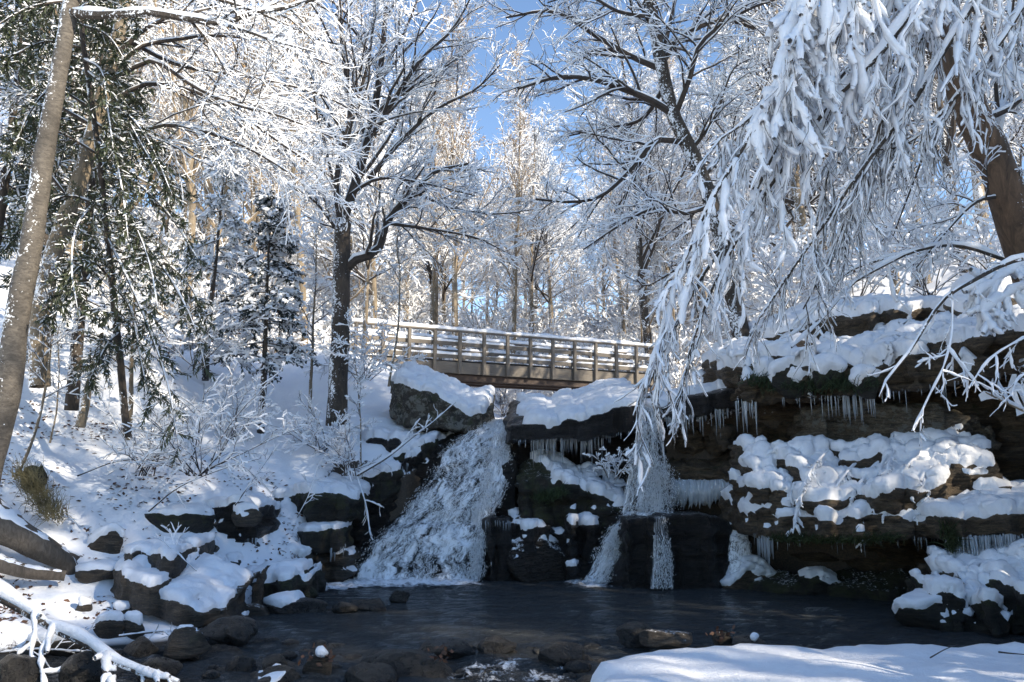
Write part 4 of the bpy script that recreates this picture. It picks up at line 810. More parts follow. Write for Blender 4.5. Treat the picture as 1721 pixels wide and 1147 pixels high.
FOREST['bush'] = ('white frosted bush in the undergrowth beyond the footbridge', 'frosted undergrowth beyond the footbridge')
c = 0
while c < 120:
    y = rf.uniform(34, 72); x = rf.uniform(-.32 * y - 1, .34 * y + 3)
    if abs(x - .35 - (y - 28) * .05) < 1.6 and y < 40: continue
    c += 1; z = float(ground(np.array([x]), np.array([y]), False)[0]) - .1; s_ = rf.uniform(.8, 1.3) * (1 + max(0, y - 45) * .03)
    o = bpy.data.objects.new('frosted_bush', BUSH[c % 3]); C.collection.objects.link(o); o.location = (x, y, z); o.scale = (s_, s_, s_); o.rotation_euler = (0, 0, rf.uniform(0, 6.28)); tag(o, FOREST['bush'][0], 'bush', FOREST['bush'][1])

# tall tree standing on the left terrace before the bridge
rng = np.random.RandomState(31); BS = P(566, 712, 18)
tr, r = trunk_tube([(565, 716, 18), (570, 600, 18), (574, 480, 18), (575, 390, 18), (578, 370, 18)], .23, .185, 22, 1)
gc = Geo()
stems = [([(576, 372, 18), (600, 300, 18.1), (625, 210, 18.3), (640, 110, 18.5), (650, 0, 18.7), (655, -90, 18.8)], .13), ([(575, 380, 18), (566, 300, 17.8), (590, 190, 17.6), (575, 80, 17.5), (570, -60, 17.4)], .10),
         ([(583, 452, 18), (600, 436, 17.9), (625, 428, 17.8), (642, 408, 17.8), (650, 370, 17.8), (690, 330, 17.9), (730, 290, 18), (790, 275, 18.2)], .11), ([(620, 300, 18), (680, 230, 18.2), (740, 180, 18.4), (800, 150, 18.6), (840, 110, 18.8)], .07), ([(625, 230, 18), (700, 110, 17.8), (760, 50, 17.7), (800, -20, 17.6)], .07),
         ([(640, 130, 18.3), (690, 30, 18.4), (720, -60, 18.5)], .05), ([(640, 180, 18.3), (720, 130, 18.1), (790, 85, 18)], .045), ([(600, 300, 18), (560, 220, 18.4), (510, 150, 18.7), (480, 80, 19)], .055), ([(590, 200, 17.6), (620, 100, 17.4), (630, -10, 17.3)], .05), ([(650, 375, 17.8), (720, 385, 17.5), (800, 400, 17.3), (860, 430, 17.2)], .045),
         ([(575, 400, 18), (530, 340, 17.7), (480, 310, 17.4)], .05), ([(700, 325, 17.9), (760, 350, 17.7), (830, 360, 17.6), (900, 352, 17.5)], .04), ([(585, 330, 18), (640, 300, 17.5), (720, 310, 17.2), (800, 330, 17)], .045)]
L1 = np.concatenate([px_line(l, 14) for l, _ in stems]); r1 = np.concatenate([taper([a], 14, .25) for _, a in stems])
bare_crown(gc, rng, L1, r1, 17, 7, 3, .36, .50, .64, .3, .07, .006, .017, .9, 40, .12, n2=7, t0=.1)
tree_thing('bare_tree', 'dark trunked bare tree with bent side limb rising before the left bridge end', 'tree', tr, r, bark, bark_twig, gc, BS)

# tall leaning tree right of centre
rng = np.random.RandomState(32); BS = P(1255, 600, 17.3)
tr, r = trunk_tube([(1256, 610, 17.3), (1238, 530, 17.2), (1222, 440, 17.1), (1196, 345, 17), (1166, 265, 17), (1130, 185, 17), (1110, 100, 17), (1096, 20, 17), (1086, -80, 17)], .20, .12, 34, 2)
gc = Geo()
stems = [([(1128, 190, 17), (1095, 170, 16.8), (1060, 155, 16.6), (1000, 135, 16.4), (940, 130, 16.2), (870, 150, 16)], .085), ([(1152, 240, 17), (1100, 238, 16.8), (1060, 285, 16.6), (1010, 330, 16.4), (960, 340, 16.3), (900, 335, 16.2)], .075), ([(1118, 120, 17), (1060, 95, 17.2), (1000, 60, 17.3), (930, 20, 17.4), (850, 30, 17.5)], .08),
         ([(1112, 105, 17), (1150, 60, 17.1), (1210, 35, 17.2), (1270, 50, 17.3), (1310, 90, 17.4)], .08), ([(1135, 195, 17), (1160, 130, 16.7), (1180, 70, 16.5), (1250, 20, 16.3), (1330, -10, 16.2)], .07), ([(1105, 60, 17), (1070, 0, 17), (1030, -60, 17)], .06), ([(1180, 300, 17), (1240, 230, 17.3), (1300, 170, 17.6), (1360, 130, 17.8)], .06),
         ([(1100, 30, 17), (1040, 20, 16.5), (980, -10, 16.2), (920, 5, 16)], .05), ([(1196, 345, 17), (1150, 360, 16.7), (1100, 350, 16.5), (1040, 380, 16.3), (980, 420, 16.2)], .05), ([(1120, 140, 17), (1080, 200, 17.5), (1020, 215, 17.8), (950, 230, 18)], .055), ([(1215, 420, 17), (1160, 440, 16.8), (1090, 480, 16.6), (1070, 470, 16.5)], .045),
         ([(1112, 100, 17), (1130, 20, 17.2), (1150, -60, 17.3)], .07), ([(1160, 255, 17), (1200, 200, 16.8), (1230, 120, 16.7), (1260, 100, 16.6)], .05)]
L1 = np.concatenate([px_line(l, 14) for l, _ in stems]); r1 = np.concatenate([taper([a], 14, .3) for _, a in stems])
bare_crown(gc, rng, L1, r1, 16, 7, 3, .38, .50, .64, .45, .12, .007, .021, 1.15, 46, .04, n2=7, t0=.12)
tree_thing('bare_tree', 'dark crooked tree leaning left with heavy snowy limbs, right of the sky gap', 'tree', tr, r, bark, bark_twig, gc, BS)

# big trunk at left with exposed roots
rng = np.random.RandomState(33); BS = P(-15, 900, 11.43)
tr, r = trunk_tube([(-46, 925, 11.4), (-34, 850, 11.4), (-16, 770, 11.4), (6, 690, 11.4), (20, 600, 11.4), (37, 490, 11.4), (57, 385, 11.4), (76, 250, 11.4), (96, 140, 11.5), (114, 38, 11.6), (134, -60, 11.7)], .195, .105, 44, 3, .012)
r = r * (1 + .35 * np.exp(-np.linspace(0, 1, 44) * 22))[None]
t = empty('bare_tree', root_at(BS), 'large grey brown trunk at the left frame edge with a root arching down the bank', 'tree')
g = Geo(); tube(g, tr, r, S=16); g.build('trunk', bark_birch, t)
rootm = m_bark('bark_root', (.05, .04, .03), (.16, .13, .10), scale=18, snowy=.02)
for l, a, b in (([(-40, 850, 11.43), (0, 880, 11.30), (45, 908, 11.37), (85, 930, 11.56), (110, 945, 11.75), (118, 965, 11.81), (116, 985, 11.81)], .28, .10), ([(-60, 930, 11.05), (0, 948, 11.05), (50, 962, 11.11), (110, 968, 11.30)], .13, .07), ([(85, 930, 11.56), (125, 942, 12.06), (165, 958, 12.70), (192, 962, 13.08)], .11, .06)):
    L = px_line(l, 24); rr = np.linspace(a, b, 24)[None] * (1 + .1 * fbm(L * 3, 2)); g = Geo(); tube(g, L, rr, S=12); o = g.build('root', rootm, t)
    g = Geo(); snow_on(g, L, rr * .8, k=.9, S=8, rng=rng, lump=.15); g.build('snow_cap', snow, o)
limbs = [([(122, 22, 11.56), (160, 26, 11.43), (215, 24, 11.30), (255, 22, 11.24), (300, 30, 11.18), (345, 36, 11.11), (375, 41, 11.05), (400, 30, 11.05), (430, 22, 11.05), (480, 14, 11.05), (540, -5, 11.05)], .076), ([(375, 41, 11.05), (420, 55, 10.92), (470, 72, 10.86), (530, 88, 10.79)], .028), ([(135, -10, 11.56), (230, -20, 11.81), (330, -10, 12.06), (430, 20, 12.32), (520, 60, 12.57)], .044),
         ([(300, 30, 11.18), (320, 5, 11.18), (360, -30, 11.18)], .02)]
L1 = np.concatenate([px_line(l, 16) for l, _ in limbs]); r1 = np.concatenate([taper([a], 16, .3) for _, a in limbs]); gc = Geo()
bare_crown(gc, rng, L1, r1, 11, 7, 3, .28, .42, .5, .35, .10, .0045, .016, 1.5, 45, 0, n2=7, t0=.3); gc.build('crown', [bark, snow], t, smooth=False)

# second left tree with long drooping snowy limbs
rng = np.random.RandomState(34); BS = P(70, 655, 13)
tr, r = trunk_tube([(66, 650, 13), (70, 520, 13), (98, 400, 13), (132, 310, 13), (158, 215, 13), (178, 140, 13), (196, 70, 13), (215, -40, 13)], .16, .10, 26, 4)
limbs = [([(178, 140, 13), (230, 112, 12.8), (265, 105, 12.7), (330, 148, 12.5), (400, 178, 12.4), (470, 195, 12.3), (560, 232, 12.2)], .045), ([(165, 190, 13), (240, 143, 12.9), (320, 152, 12.8), (400, 190, 12.7), (470, 240, 12.6), (560, 300, 12.5)], .045), ([(180, 130, 13), (235, 80, 13.1), (290, 68, 13.2), (370, 60, 13.3), (460, 75, 13.4), (560, 110, 13.5)], .045),
         ([(150, 240, 13), (220, 225, 12.8), (290, 210, 12.6), (370, 230, 12.5), (440, 262, 12.4), (530, 320, 12.3)], .04), ([(190, 95, 13), (260, 40, 12.9), (350, 10, 12.8), (450, -10, 12.7)], .04), ([(150, 250, 13), (260, 250, 13.4), (360, 245, 13.7), (450, 250, 14), (560, 260, 14.3)], .035),
         ([(200, 60, 13), (300, 110, 13.6), (420, 130, 14), (540, 160, 14.4), (640, 215, 14.8)], .04), ([(160, 215, 13), (80, 170, 12.8), (10, 150, 12.7), (-60, 160, 12.6)], .035), ([(120, 340, 13), (60, 270, 12.8), (0, 255, 12.7), (-60, 262, 12.7)], .03)]
L1 = np.concatenate([px_line(l, 16) for l, _ in limbs]); r1 = np.concatenate([taper([a], 16, .25) for _, a in limbs]); gc = Geo()
bare_crown(gc, rng, L1, r1, 14, 7, 3, .33, .50, .64, .5, .08, .0055, .012, 1.2, 38, 0, n2=7, t0=.2)
tree_thing('bare_tree', 'thin leaning tree behind the large left trunk with long drooping snowy limbs', 'tree', tr, r, bark_tan, bark_twig, gc, BS)

# brown leaning trunk at upper right
rng = np.random.RandomState(35); BS = P(1735, 470, 11.5)
tr, r = trunk_tube([(1745, 490, 11.5), (1722, 420, 11.4), (1700, 350, 11.3), (1668, 262, 11.2), (1635, 195, 11.1), (1608, 130, 11), (1580, 60, 11), (1556, 0, 11), (1530, -80, 11)], .27, .19, 34, 5, .02)
limbs = [([(1600, 110, 11), (1560, 60, 10.8), (1500, 60, 10.6), (1430, 110, 10.5), (1370, 190, 10.4)], .06), ([(1668, 262, 11.2), (1690, 150, 11.4), (1700, 60, 11.6), (1690, -40, 11.8)], .08), ([(1640, 205, 11.1), (1700, 180, 11), (1760, 120, 11)], .05), ([(1690, 330, 11.3), (1640, 340, 11), (1590, 390, 10.8), (1540, 450, 10.7)], .03), ([(1560, 10, 11), (1480, 20, 11.3), (1390, 60, 11.6), (1330, 130, 12)], .05), ([(1700, 350, 11.3), (1750, 300, 11), (1800, 290, 10.8)], .04),
         ([(1620, 160, 11), (1570, 220, 11.4), (1530, 320, 11.6), (1500, 400, 11.8)], .03)]
L1 = np.concatenate([px_line(l, 14) for l, _ in limbs]); r1 = np.concatenate([taper([a], 14, .3) for _, a in limbs]); gc = Geo()
bare_crown(gc, rng, L1, r1, 9, 8, 3, .40, .46, .60, .4, .16, .0055, .020, 1.5, 44, 0, n2=7, t0=.15)
tree_thing('bare_tree', 'thick brown trunk leaning left at the upper right edge', 'tree', tr, r, bark_right, bark_twig, gc, BS, S=16)

# ---------------------------------------------------------------- drooping snow laden branches at right
rng = np.random.RandomState(36)
tr = resample([np.array([8.2, 8.3, 3.0]), np.array([7.8, 8.3, 5.5]), np.array([7.0, 8.3, 8.0]), np.array([5.6, 8.4, 10.5])], 16)[None]
t = empty('drooping_tree', (8.2, 8.3, 3.0), 'curtain of drooping branches thickly coated in snow reaching down from the upper right', 'tree')
g = Geo(); tube(g, tr, np.linspace(.2, .12, 16)[None], S=10); g.build('trunk', bark_right, t)
limbs = [([(1640, -140, 8.4), (1560, -20, 8.5), (1480, 90, 8.6), (1410, 160, 8.7), (1360, 220, 8.9), (1310, 290, 9.0), (1255, 370, 9.2), (1190, 450, 9.4), (1130, 560, 9.5), (1085, 660, 9.6)], .040),
    ([(1480, -140, 8.2), (1420, -30, 8.3), (1365, 50, 8.4), (1320, 130, 8.5), (1265, 195, 8.6), (1195, 245, 8.7)], .034),
    ([(1500, -140, 8.4), (1440, -20, 8.5), (1390, 100, 8.6), (1330, 200, 8.8), (1280, 300, 8.9), (1240, 400, 9.0), (1195, 490, 9.1), (1160, 590, 9.2), (1140, 690, 9.3)], .034),
    ([(1420, -140, 8.0), (1370, -20, 8.1), (1320, 110, 8.2), (1260, 230, 8.4), (1200, 330, 8.5), (1155, 430, 8.7), (1110, 560, 8.8), (1065, 700, 8.9)], .030),
    ([(1720, -140, 8.6), (1640, 0, 8.7), (1585, 90, 8.8), (1530, 180, 8.9), (1460, 270, 9.0), (1390, 370, 9.2), (1320, 470, 9.3), (1260, 560, 9.4)], .036),
    ([(1780, -100, 8.8), (1690, 60, 8.8), (1600, 170, 8.9), (1520, 245, 9.0), (1430, 250, 9.2)], .030),
    ([(1600, -140, 9), (1545, 20, 9), (1500, 150, 9), (1450, 290, 9.1), (1400, 420, 9.3), (1350, 520, 9.5)], .028),
    ([(1560, -140, 9.2), (1490, 0, 9.3), (1440, 130, 9.4), (1400, 260, 9.6), (1370, 380, 9.8)], .028), ([(1380, -120, 8.2), (1345, 0, 8.3), (1330, 90, 8.4), (1300, 170, 8.5)], .026),
    ([(1650, -140, 9.6), (1560, 40, 9.7), (1500, 170, 9.8), (1450, 300, 10), (1420, 420, 10.2)], .026), ([(1450, -140, 9.2), (1400, 20, 9.2), (1350, 160, 9.2), (1300, 330, 9.4)], .024)]
L1 = np.concatenate([px_line(l, 22) for l, _ in limbs]); r1 = np.concatenate([taper([a], 22, .3) for _, a in limbs])
gb = Geo(); gs = Geo(); tube(gb, L1, r1, S=7, rng=rng)
back_off = lambda a: np.stack([0 * a, a, 0 * a], -1)
def clump(g, pts, w, rng, S=7, lump=.45, lift=.6, back=.5):
    """thick snow plastered over a hanging twig, on its upper and far side"""
    n = pts.shape[1]; q = pts * 5 + rng.uniform(0, 50); k = np.clip(1 + lump * fbm(q, 2) + .22 * rng.normal(0, 1, pts.shape[:2]), .15, 2.2); e = np.ones(n); e[0] = .6; e[-1] = .6
    w = w * k * e; tube(g, pts, w, w * 1.15, S=S, rng=rng, offv=np.stack([0 * w, w * back, w * lift], -1))
clump(gs, L1, np.maximum(r1 * 1.5, .028) * rng.uniform(.9, 1.3, (len(L1), 1)) * np.linspace(1.3, .4, 22)[None], rng, 8, .5, .9, .3)
kk = 34; s, d, tt, rr = spawn(rng, L1, r1, kk, .06, .99, 45, 18, flat=.1); d = nrm(d * .42 + np.array([-.12, .0, -.85])); Ln = rng.uniform(.30, 1.25, len(s)) * (1.25 - .65 * tt)
L2 = grow(rng, s, d, Ln, 12, .12, -.05, .08); r2 = taper(np.full(len(s), .0075), 12, .45); tube(gb, L2 + np.array([0, -.010, -.006]), r2, S=4, rng=rng)
hv = np.array([1.1, 1.45, 1.35, 1.45, .8, .75, .75, .9, 1.5, .75, .7]); heavy = np.repeat(hv, kk)[:, None]
clump(gs, L2, .031 * heavy * rng.uniform(.5, 1.4, (len(s), 1)) * (1.3 - 1.05 * tt)[:, None] * np.linspace(1.1, .85, 12)[None], rng, 6, .5)
t2 = tt; s, d, tt, rr = spawn(rng, L2, r2, 7, .08, .98, 26, 12); d = nrm(d * .8 + np.array([0, 0, -.6])); Ln = rng.uniform(.10, .45, len(s)); L3 = grow(rng, s, d, Ln, 6, .16, 0, .1); r3 = taper(np.full(len(s), .004), 6, .5); h3 = np.repeat(heavy[:, 0] * (1.2 - .75 * t2), 7)
tube(gb, L3 + np.array([0, -.006, -.004]), r3, S=3, rng=rng); sel = rng.uniform(size=len(s)) < .85; clump(gs, L3[sel], .018 * rng.uniform(.5, 1.5, (sel.sum(), 1)) * h3[sel][:, None] * np.ones((1, 6)), rng, 5, .75)
# bare twig ends hanging in front of the snow
s, d, tt, rr = spawn(rng, L2, r2, 1, .2, .98, 35, 14); d = nrm(d + np.array([0, -.25, -.6])); L5 = grow(rng, s + np.array([0, -.03, 0]), d, rng.uniform(.15, .5, len(s)), 5, .16, 0, .1); tube(gb, L5, taper(np.full(len(s), .0038), 5, .5), S=3, rng=rng)
flecks(gb, rng, L3, 40, .06, 1)
gb.build('branches', [bark, leaf_m], t); gs.build('branch_snow', snow, t)

# branch reaching in over the ledge from the right edge, and the snowy bough beside it
rng = np.random.RandomState(37)
def snowy_branch(label, lines, base, k2=9, lo=.15, hi=.6, w=.020, down=.3, name='snowy_branch', cat='branch', k3=3, rb=.006, fat=1.3, lift=.95):
    t = empty(name, root_at(base), label, cat); L1 = np.concatenate([px_line(l, 16) for l, _ in lines]); r1 = np.concatenate([taper([a], 16, .3) for _, a in lines]); gb = Geo(); gs = Geo()
    tube(gb, L1, r1, S=7, rng=rng); clump(gs, L1, np.maximum(r1 * fat, w * 1.1), rng, 8, .55, lift, .15)
    if k2:
        s, d, tt, rr = spawn(rng, L1, r1, k2, .2, .99, 50, 15, flat=.2); d = nrm(d + np.array([0, 0, -down])); L2 = grow(rng, s, d, rng.uniform(lo, hi, len(s)), 7, .13, 0, .08); r2 = taper(np.full(len(s), rb), 7, .5); tube(gb, L2, r2, S=4, rng=rng)
        clump(gs, L2, w * rng.uniform(.5, 1.3, (len(s), 1)) * np.ones((1, 7)), rng, 6, .45, .7, .2)
        if k3:
            s, d, tt, rr = spawn(rng, L2, r2, k3, .2, .98, 45, 15); d = nrm(d + np.array([0, 0, -down])); L3 = grow(rng, s, d, rng.uniform(lo, hi, len(s)) * .45, 5, .15); tube(gb, L3, taper(np.full(len(s), rb * .6), 5, .5), S=3, rng=rng); clump(gs, L3, w * .65 * rng.uniform(.5, 1.3, (len(s), 1)) * np.ones((1, 5)), rng, 5, .45, .7, .2)
    gb.build('twigs', bark, t); gs.build('branch_snow', snow, t); return t
snowy_branch('long snowy branch arching from the brown trunk down over the overhang', [([(1690, 438, 11.2), (1640, 420, 11), (1590, 412, 10.8), (1530, 425, 10.6), (1480, 450, 10.5), (1430, 480, 10.4), (1380, 540, 10.3), (1330, 585, 10.2)], .03), ([(1530, 425, 10.6), (1470, 440, 10.9), (1410, 470, 11.1), (1340, 560, 11.3)], .018)], P(1690, 438, 11.2), 9, .2, .7)
snowy_branch('snowy branch from the right edge with tips dangling in front of the dark hollow', [([(1790, 420, 9), (1700, 440, 9), (1640, 470, 8.9), (1590, 500, 8.8), (1560, 540, 8.75), (1530, 590, 8.7), (1490, 640, 8.65), (1478, 668, 8.6)], .03), ([(1600, 490, 8.8), (1600, 560, 8.7), (1585, 620, 8.6), (1560, 670, 8.55), (1535, 725, 8.5)], .012), ([(1590, 580, 8.65), (1620, 620, 8.6), (1645, 650, 8.55)], .010),
    ([(1800, 540, 8.6), (1721, 570, 8.5), (1670, 600, 8.4), (1640, 635, 8.35), (1628, 655, 8.3)], .014), ([(1800, 590, 8.4), (1740, 620, 8.3), (1710, 640, 8.25), (1700, 668, 8.2)], .012)], P(1790, 420, 9), 7, .10, .38, .011, .4, fat=1.0)
snowy_branch('snow buried evergreen bough hanging at the right edge above the ledge', [([(1820, 400, 10), (1740, 440, 10), (1680, 470, 9.9), (1640, 500, 9.8)], .03), ([(1820, 430, 9.8), (1750, 470, 9.7), (1690, 500, 9.7), (1650, 530, 9.6)], .025)], P(1820, 400, 10), 14, .2, .5, .045, .35)
dl = []
for k in range(9):
    x = 1330 + k * 30 + rng.uniform(-14, 14); y = 768 + rng.uniform(-6, 20); Yb = 13.45 - k * .07; L_ = rng.uniform(50, 105) * (1.35 if k in (0, 4, 6) else 1); sw = rng.uniform(18, 50)
    dl.append(([(x + sw, y - 4, Yb + .1), (x + sw * .55, y + L_ * .2, Yb - .16), (x + sw * .1, y + L_ * .55, Yb - .28), (x - 8, y + L_, Yb - .34)], .007))
snowy_branch('snowy twigs drooping over the front of the wide ledge', dl, P(1450, 770, 13), 15, .06, .24, .019, .45, k3=3)
snowy_branch('fallen log under thick snow slanting across the bottom left corner', [([(-90, 965, 9.2), (-60, 978, 9.1), (0, 1004, 8.95), (50, 1032, 8.8), (100, 1062, 8.6), (150, 1085, 8.45), (180, 1108, 8.3), (230, 1128, 8.2), (300, 1150, 8.1)], .065), ([(55, 1030, 8.75), (58, 1065, 8.6), (52, 1100, 8.5), (58, 1160, 8.3)], .026), ([(92, 1050, 8.65), (80, 1080, 8.5), (68, 1105, 8.4), (75, 1165, 8.2)], .030), ([(180, 1108, 8.3), (178, 1130, 8.2), (192, 1165, 8.1)], .045),
    ([(230, 1130, 8.2), (255, 1140, 8.1), (285, 1142, 8.05)], .024)], P(0, 1010, 8.95), 3, .08, .25, .026, .2, 'fallen_branch', 'log', 0, fat=1.2, lift=1.0)

# ---------------------------------------------------------------- evergreens
def needles(gn, gs, L, rng, ln, w, snowf, hs=.012, dz=.0):
    """flat needle sprays: a narrow leaf blade along each shoot, some under a pad of snow"""
    B, n, _ = L.shape; T, U, V = frames(L, rng); wid = w * np.sin(np.linspace(.5, 3.0, n))[None] * rng.uniform(.7, 1.3, (B, 1)); roll = rng.normal(0, .35, (B, 1))
    Ud = U * np.cos(roll)[..., None] + V * np.sin(roll)[..., None]
    v = np.stack([L - Ud * wid[..., None] - V * (wid * .25)[..., None], L, L + Ud * wid[..., None] - V * (wid * .25)[..., None]], 2).reshape(-1, 3); i = (np.arange(B)[:, None] * n * 3 + np.arange(n - 1)[None] * 3).ravel()
    gn.add(v, np.concatenate([np.stack([i, i + 1, i + 4, i + 3], 1), np.stack([i + 1, i + 2, i + 5, i + 4], 1)]), 1)
    s = rng.uniform(size=B) < snowf
    if s.any():
        Ls = L[s]; k = rng.uniform(.4, 1.25, Ls.shape[:2]); h = hs * k; ww = wid[s] * .75 * k
        v = np.stack([Ls - Ud[s] * ww[..., None], Ls + V[s] * h[..., None] + [0, 0, .004], Ls + Ud[s] * ww[..., None]], 2).reshape(-1, 3); i = (np.arange(len(Ls))[:, None] * n * 3 + np.arange(n - 1)[None] * 3).ravel()
        gs.add(v, np.concatenate([np.stack([i, i + 1, i + 4, i + 3], 1), np.stack([i + 1, i + 2, i + 5, i + 4], 1)]), 0)
def boughs(gn, gs, L1, r1, rng, k2, k3, l2, l3, w, snowf, flat=.75, droop=.12, hs=.014, pad=0.):
    tube(gn, L1, r1, S=5, rng=rng); snow_on(gs, L1, r1, k=1.4, S=5, rng=rng, wmin=.012)
    s, d, t, r = spawn(rng, L1, r1, k2, .12, 1., 48, 10, flat=flat, up=-.08); Ln = l2 * (1.2 - .75 * t) * rng.uniform(.6, 1.25, len(s)); L2 = grow(rng, s, d, Ln, 6, .08, 0, droop); r2 = taper(np.full(len(s), .006), 6, .5); tube(gn, L2, r2, S=3, rng=rng)
    if pad: clump(gs, L2[rng.uniform(size=len(L2)) < .6], pad, rng, 6, .5, .7, 0)
    s, d, t, r = spawn(rng, L2, r2, k3, .05, 1., 45, 10, flat=flat, up=-.05); L3 = grow(rng, s, d, l3 * rng.uniform(.6, 1.3, len(s)) * (1.15 - .5 * t), 3, .08, 0, droop * 1.5); needles(gn, gs, L3, rng, l3, w, snowf, hs)
rng = np.random.RandomState(38); BS = P(215, 735, 12.6)
t = empty('hemlock', root_at(BS), 'dark green hemlock at left with drooping boughs streaked by snow', 'tree'); tr, r = trunk_tube([(215, 735, 12.6), (200, 600, 12.6), (185, 450, 12.6), (170, 300, 12.6), (150, 150, 12.6), (130, -20, 12.6)], .06, .04, 20, 6); g = Geo(); tube(g, tr, r, S=9); g.build('trunk', bark, t)
bl = [[(130, 40, 12.6), (180, 60, 12.2), (215, 110, 12)], [(145, 120, 12.6), (190, 160, 12.2), (230, 230, 11.9), (270, 300, 11.7)], [(160, 170, 12.6), (210, 190, 12.1), (250, 240, 11.8), (290, 330, 11.6)], [(165, 260, 12.6), (90, 220, 12.2), (30, 240, 12), (-30, 290, 11.8)], [(170, 300, 12.6), (230, 310, 12.2), (290, 370, 11.9), (340, 450, 11.7)],
      [(175, 350, 12.6), (110, 330, 12.2), (50, 370, 12), (0, 430, 11.8)], [(180, 390, 12.6), (230, 400, 12.2), (280, 460, 11.8), (325, 545, 11.5), (345, 620, 11.4)], [(180, 400, 12.6), (210, 460, 12.1), (245, 540, 11.7), (280, 640, 11.5), (300, 750, 11.4)], [(188, 470, 12.6), (150, 440, 12.1), (110, 480, 11.9), (90, 540, 11.8)], [(190, 480, 12.6), (220, 520, 12.2), (235, 600, 11.9), (255, 690, 11.8)],
      [(190, 440, 12.6), (250, 430, 12.8), (310, 470, 12.9), (350, 540, 12.9)], [(135, 80, 12.6), (80, 70, 12.3), (30, 90, 12.1), (-30, 120, 12)], [(125, 0, 12.6), (60, 10, 12.2), (0, 40, 12), (-40, 80, 12)], [(150, 200, 12.6), (210, 240, 12.7), (260, 260, 12.8), (310, 330, 12.8)], [(170, 330, 12.6), (130, 380, 11.8), (120, 450, 11.5), (130, 520, 11.3)],
      [(175, 340, 12.6), (220, 370, 11.8), (250, 440, 11.4), (265, 520, 11.2)], [(160, 240, 12.6), (190, 260, 11.9), (205, 320, 11.5), (215, 400, 11.3)], [(200, 560, 12.6), (180, 580, 12.2), (150, 640, 12)], [(140, 100, 12.6), (170, 120, 11.9), (180, 180, 11.6), (190, 250, 11.5)], [(150, 180, 12.6), (90, 150, 12), (50, 190, 11.7), (20, 260, 11.5)], [(130, 20, 12.6), (160, 0, 12), (200, 10, 11.7), (240, 50, 11.5)]]
L1 = np.concatenate([px_line(l, 14) for l in bl]); r1 = taper(np.full(len(bl), .022), 14, .3); gn = Geo(); gs = Geo(); boughs(gn, gs, L1, r1, rng, 30, 34, .64, .115, .0105, .10, droop=.20, hs=.008)
gn.build('foliage', [bark_twig, needle], t, smooth=False); gs.build('bough_snow', snow, t, smooth=False)
# more hemlocks behind, each its own
def conifer(label, base, H, rad, seed, nb, t0, snowf, mat, w=.03, pad=.03, k2=16, k3=9, name='hemlock', low=.0, l3=.2):
    rng = np.random.RandomState(seed); b = np.array(base); t = empty(name, root_at(b), label, 'tree'); tr = grow(rng, b[None], np.array([[0, 0, 1.]]), np.array([H]), 12, .015, .1); r = taper([H * .012 + .02], 12, .1); g = Geo(); tube(g, tr, r, S=8); g.build('trunk', bark, t)
    tt = np.sort(rng.uniform(t0, .99, nb)); s = np.stack([np.interp(tt * 11, np.arange(12), tr[0, :, c]) for c in range(3)], 1); a = rng.uniform(0, 6.28, nb); d = np.stack([np.cos(a), np.sin(a), rng.uniform(-.15, .15, nb) + low], 1); Ln = rad * (1 - tt) ** .75 * rng.uniform(.75, 1.2, nb) / (1 - t0) ** .75 + .12
    L1 = grow(rng, s, d, Ln, 8, .05, 0, .22); gn = Geo(); gs = Geo(); boughs(gn, gs, L1, taper(np.full(nb, .018), 8, .3), rng, k2, k3, rad * .36, l3, w, snowf, droop=.18, hs=.03, pad=pad); gn.build('foliage', [bark_twig, mat], t, smooth=False); gs.build('bough_snow', snow, t, smooth=False); return t
b = P(437, 738, 19); conifer('small dark spruce with snow pillows on a bare lower trunk, mid left', b, 6.1, 1.15, 39, 58, .30, .26, needle_b, .026, .04, 11, 12, 'spruce', l3=.12)
b = P(345, 640, 21.5); conifer('second hemlock further back between the spruce and the left boughs', b, 6.5, 1.5, 40, 44, .12, .65, needle, .018, .045, 10, 11, l3=.14)
b = P(60, 600, 17.5); conifer('tall shaded hemlock behind the leaning left tree', b, 11, 2.3, 41, 60, .18, .22, needle, .022, 0, 12, 12, l3=.16)
b = P(120, 690, 14.6); conifer('slim hemlock rising between the two leaning trees at left', b, 8.5, 1.7, 43, 46, .16, .15, needle, .021, 0, 11, 12, l3=.16)
b = P(-40, 640, 14); conifer('dark hemlock cut by the left frame edge', b, 9, 1.8, 42, 50, .2, .22, needle, .021, 0, 12, 12, l3=.16)

# ---------------------------------------------------------------- thin trunks, saplings and shrubs on the left slope
def sapling(label, line, r0, seed, k1=8, name='sapling', cat='sapling', mb=None, l1=.8, t0=.35, k3=5, hs=.018, flat=.3, droop=.05, up=.1):
    rng = np.random.RandomState(seed); tr, r = trunk_tube(line, r0, r0 * .3, 18, seed, .02); gc = Geo()
    s, d, t, rr = spawn(rng, tr, r, k1, t0, .99, 50, 14, up=up); L1 = grow(rng, s, d, l1 * rng.uniform(.5, 1.2, len(s)), 7, .1, 0, droop); bare_crown(gc, rng, L1, taper(np.maximum(rr * .5, .006), 7, .35), 7, k3, 0, .45, .45, .5, flat, droop, .004, hs, 1.3, 48, .05, n2=5, t0=.1)
    return tree_thing(name, label, cat, tr, r, mb or bark_tan, bark_twig, gc, P(*line[0]), S=7)
sapling('short grey leaning trunk on the slope behind the hemlock boughs', [(135, 718, 13.8), (150, 650, 13.9), (168, 600, 14), (172, 560, 14)], .09, 51, 3, 'young_tree', 'tree')
sapling('thin straight grey trunk far left on the snow slope', [(66, 652, 15.5), (70, 600, 15.5), (72, 540, 15.5), (76, 420, 15.5)], .08, 52, 6, 'young_tree', 'tree')
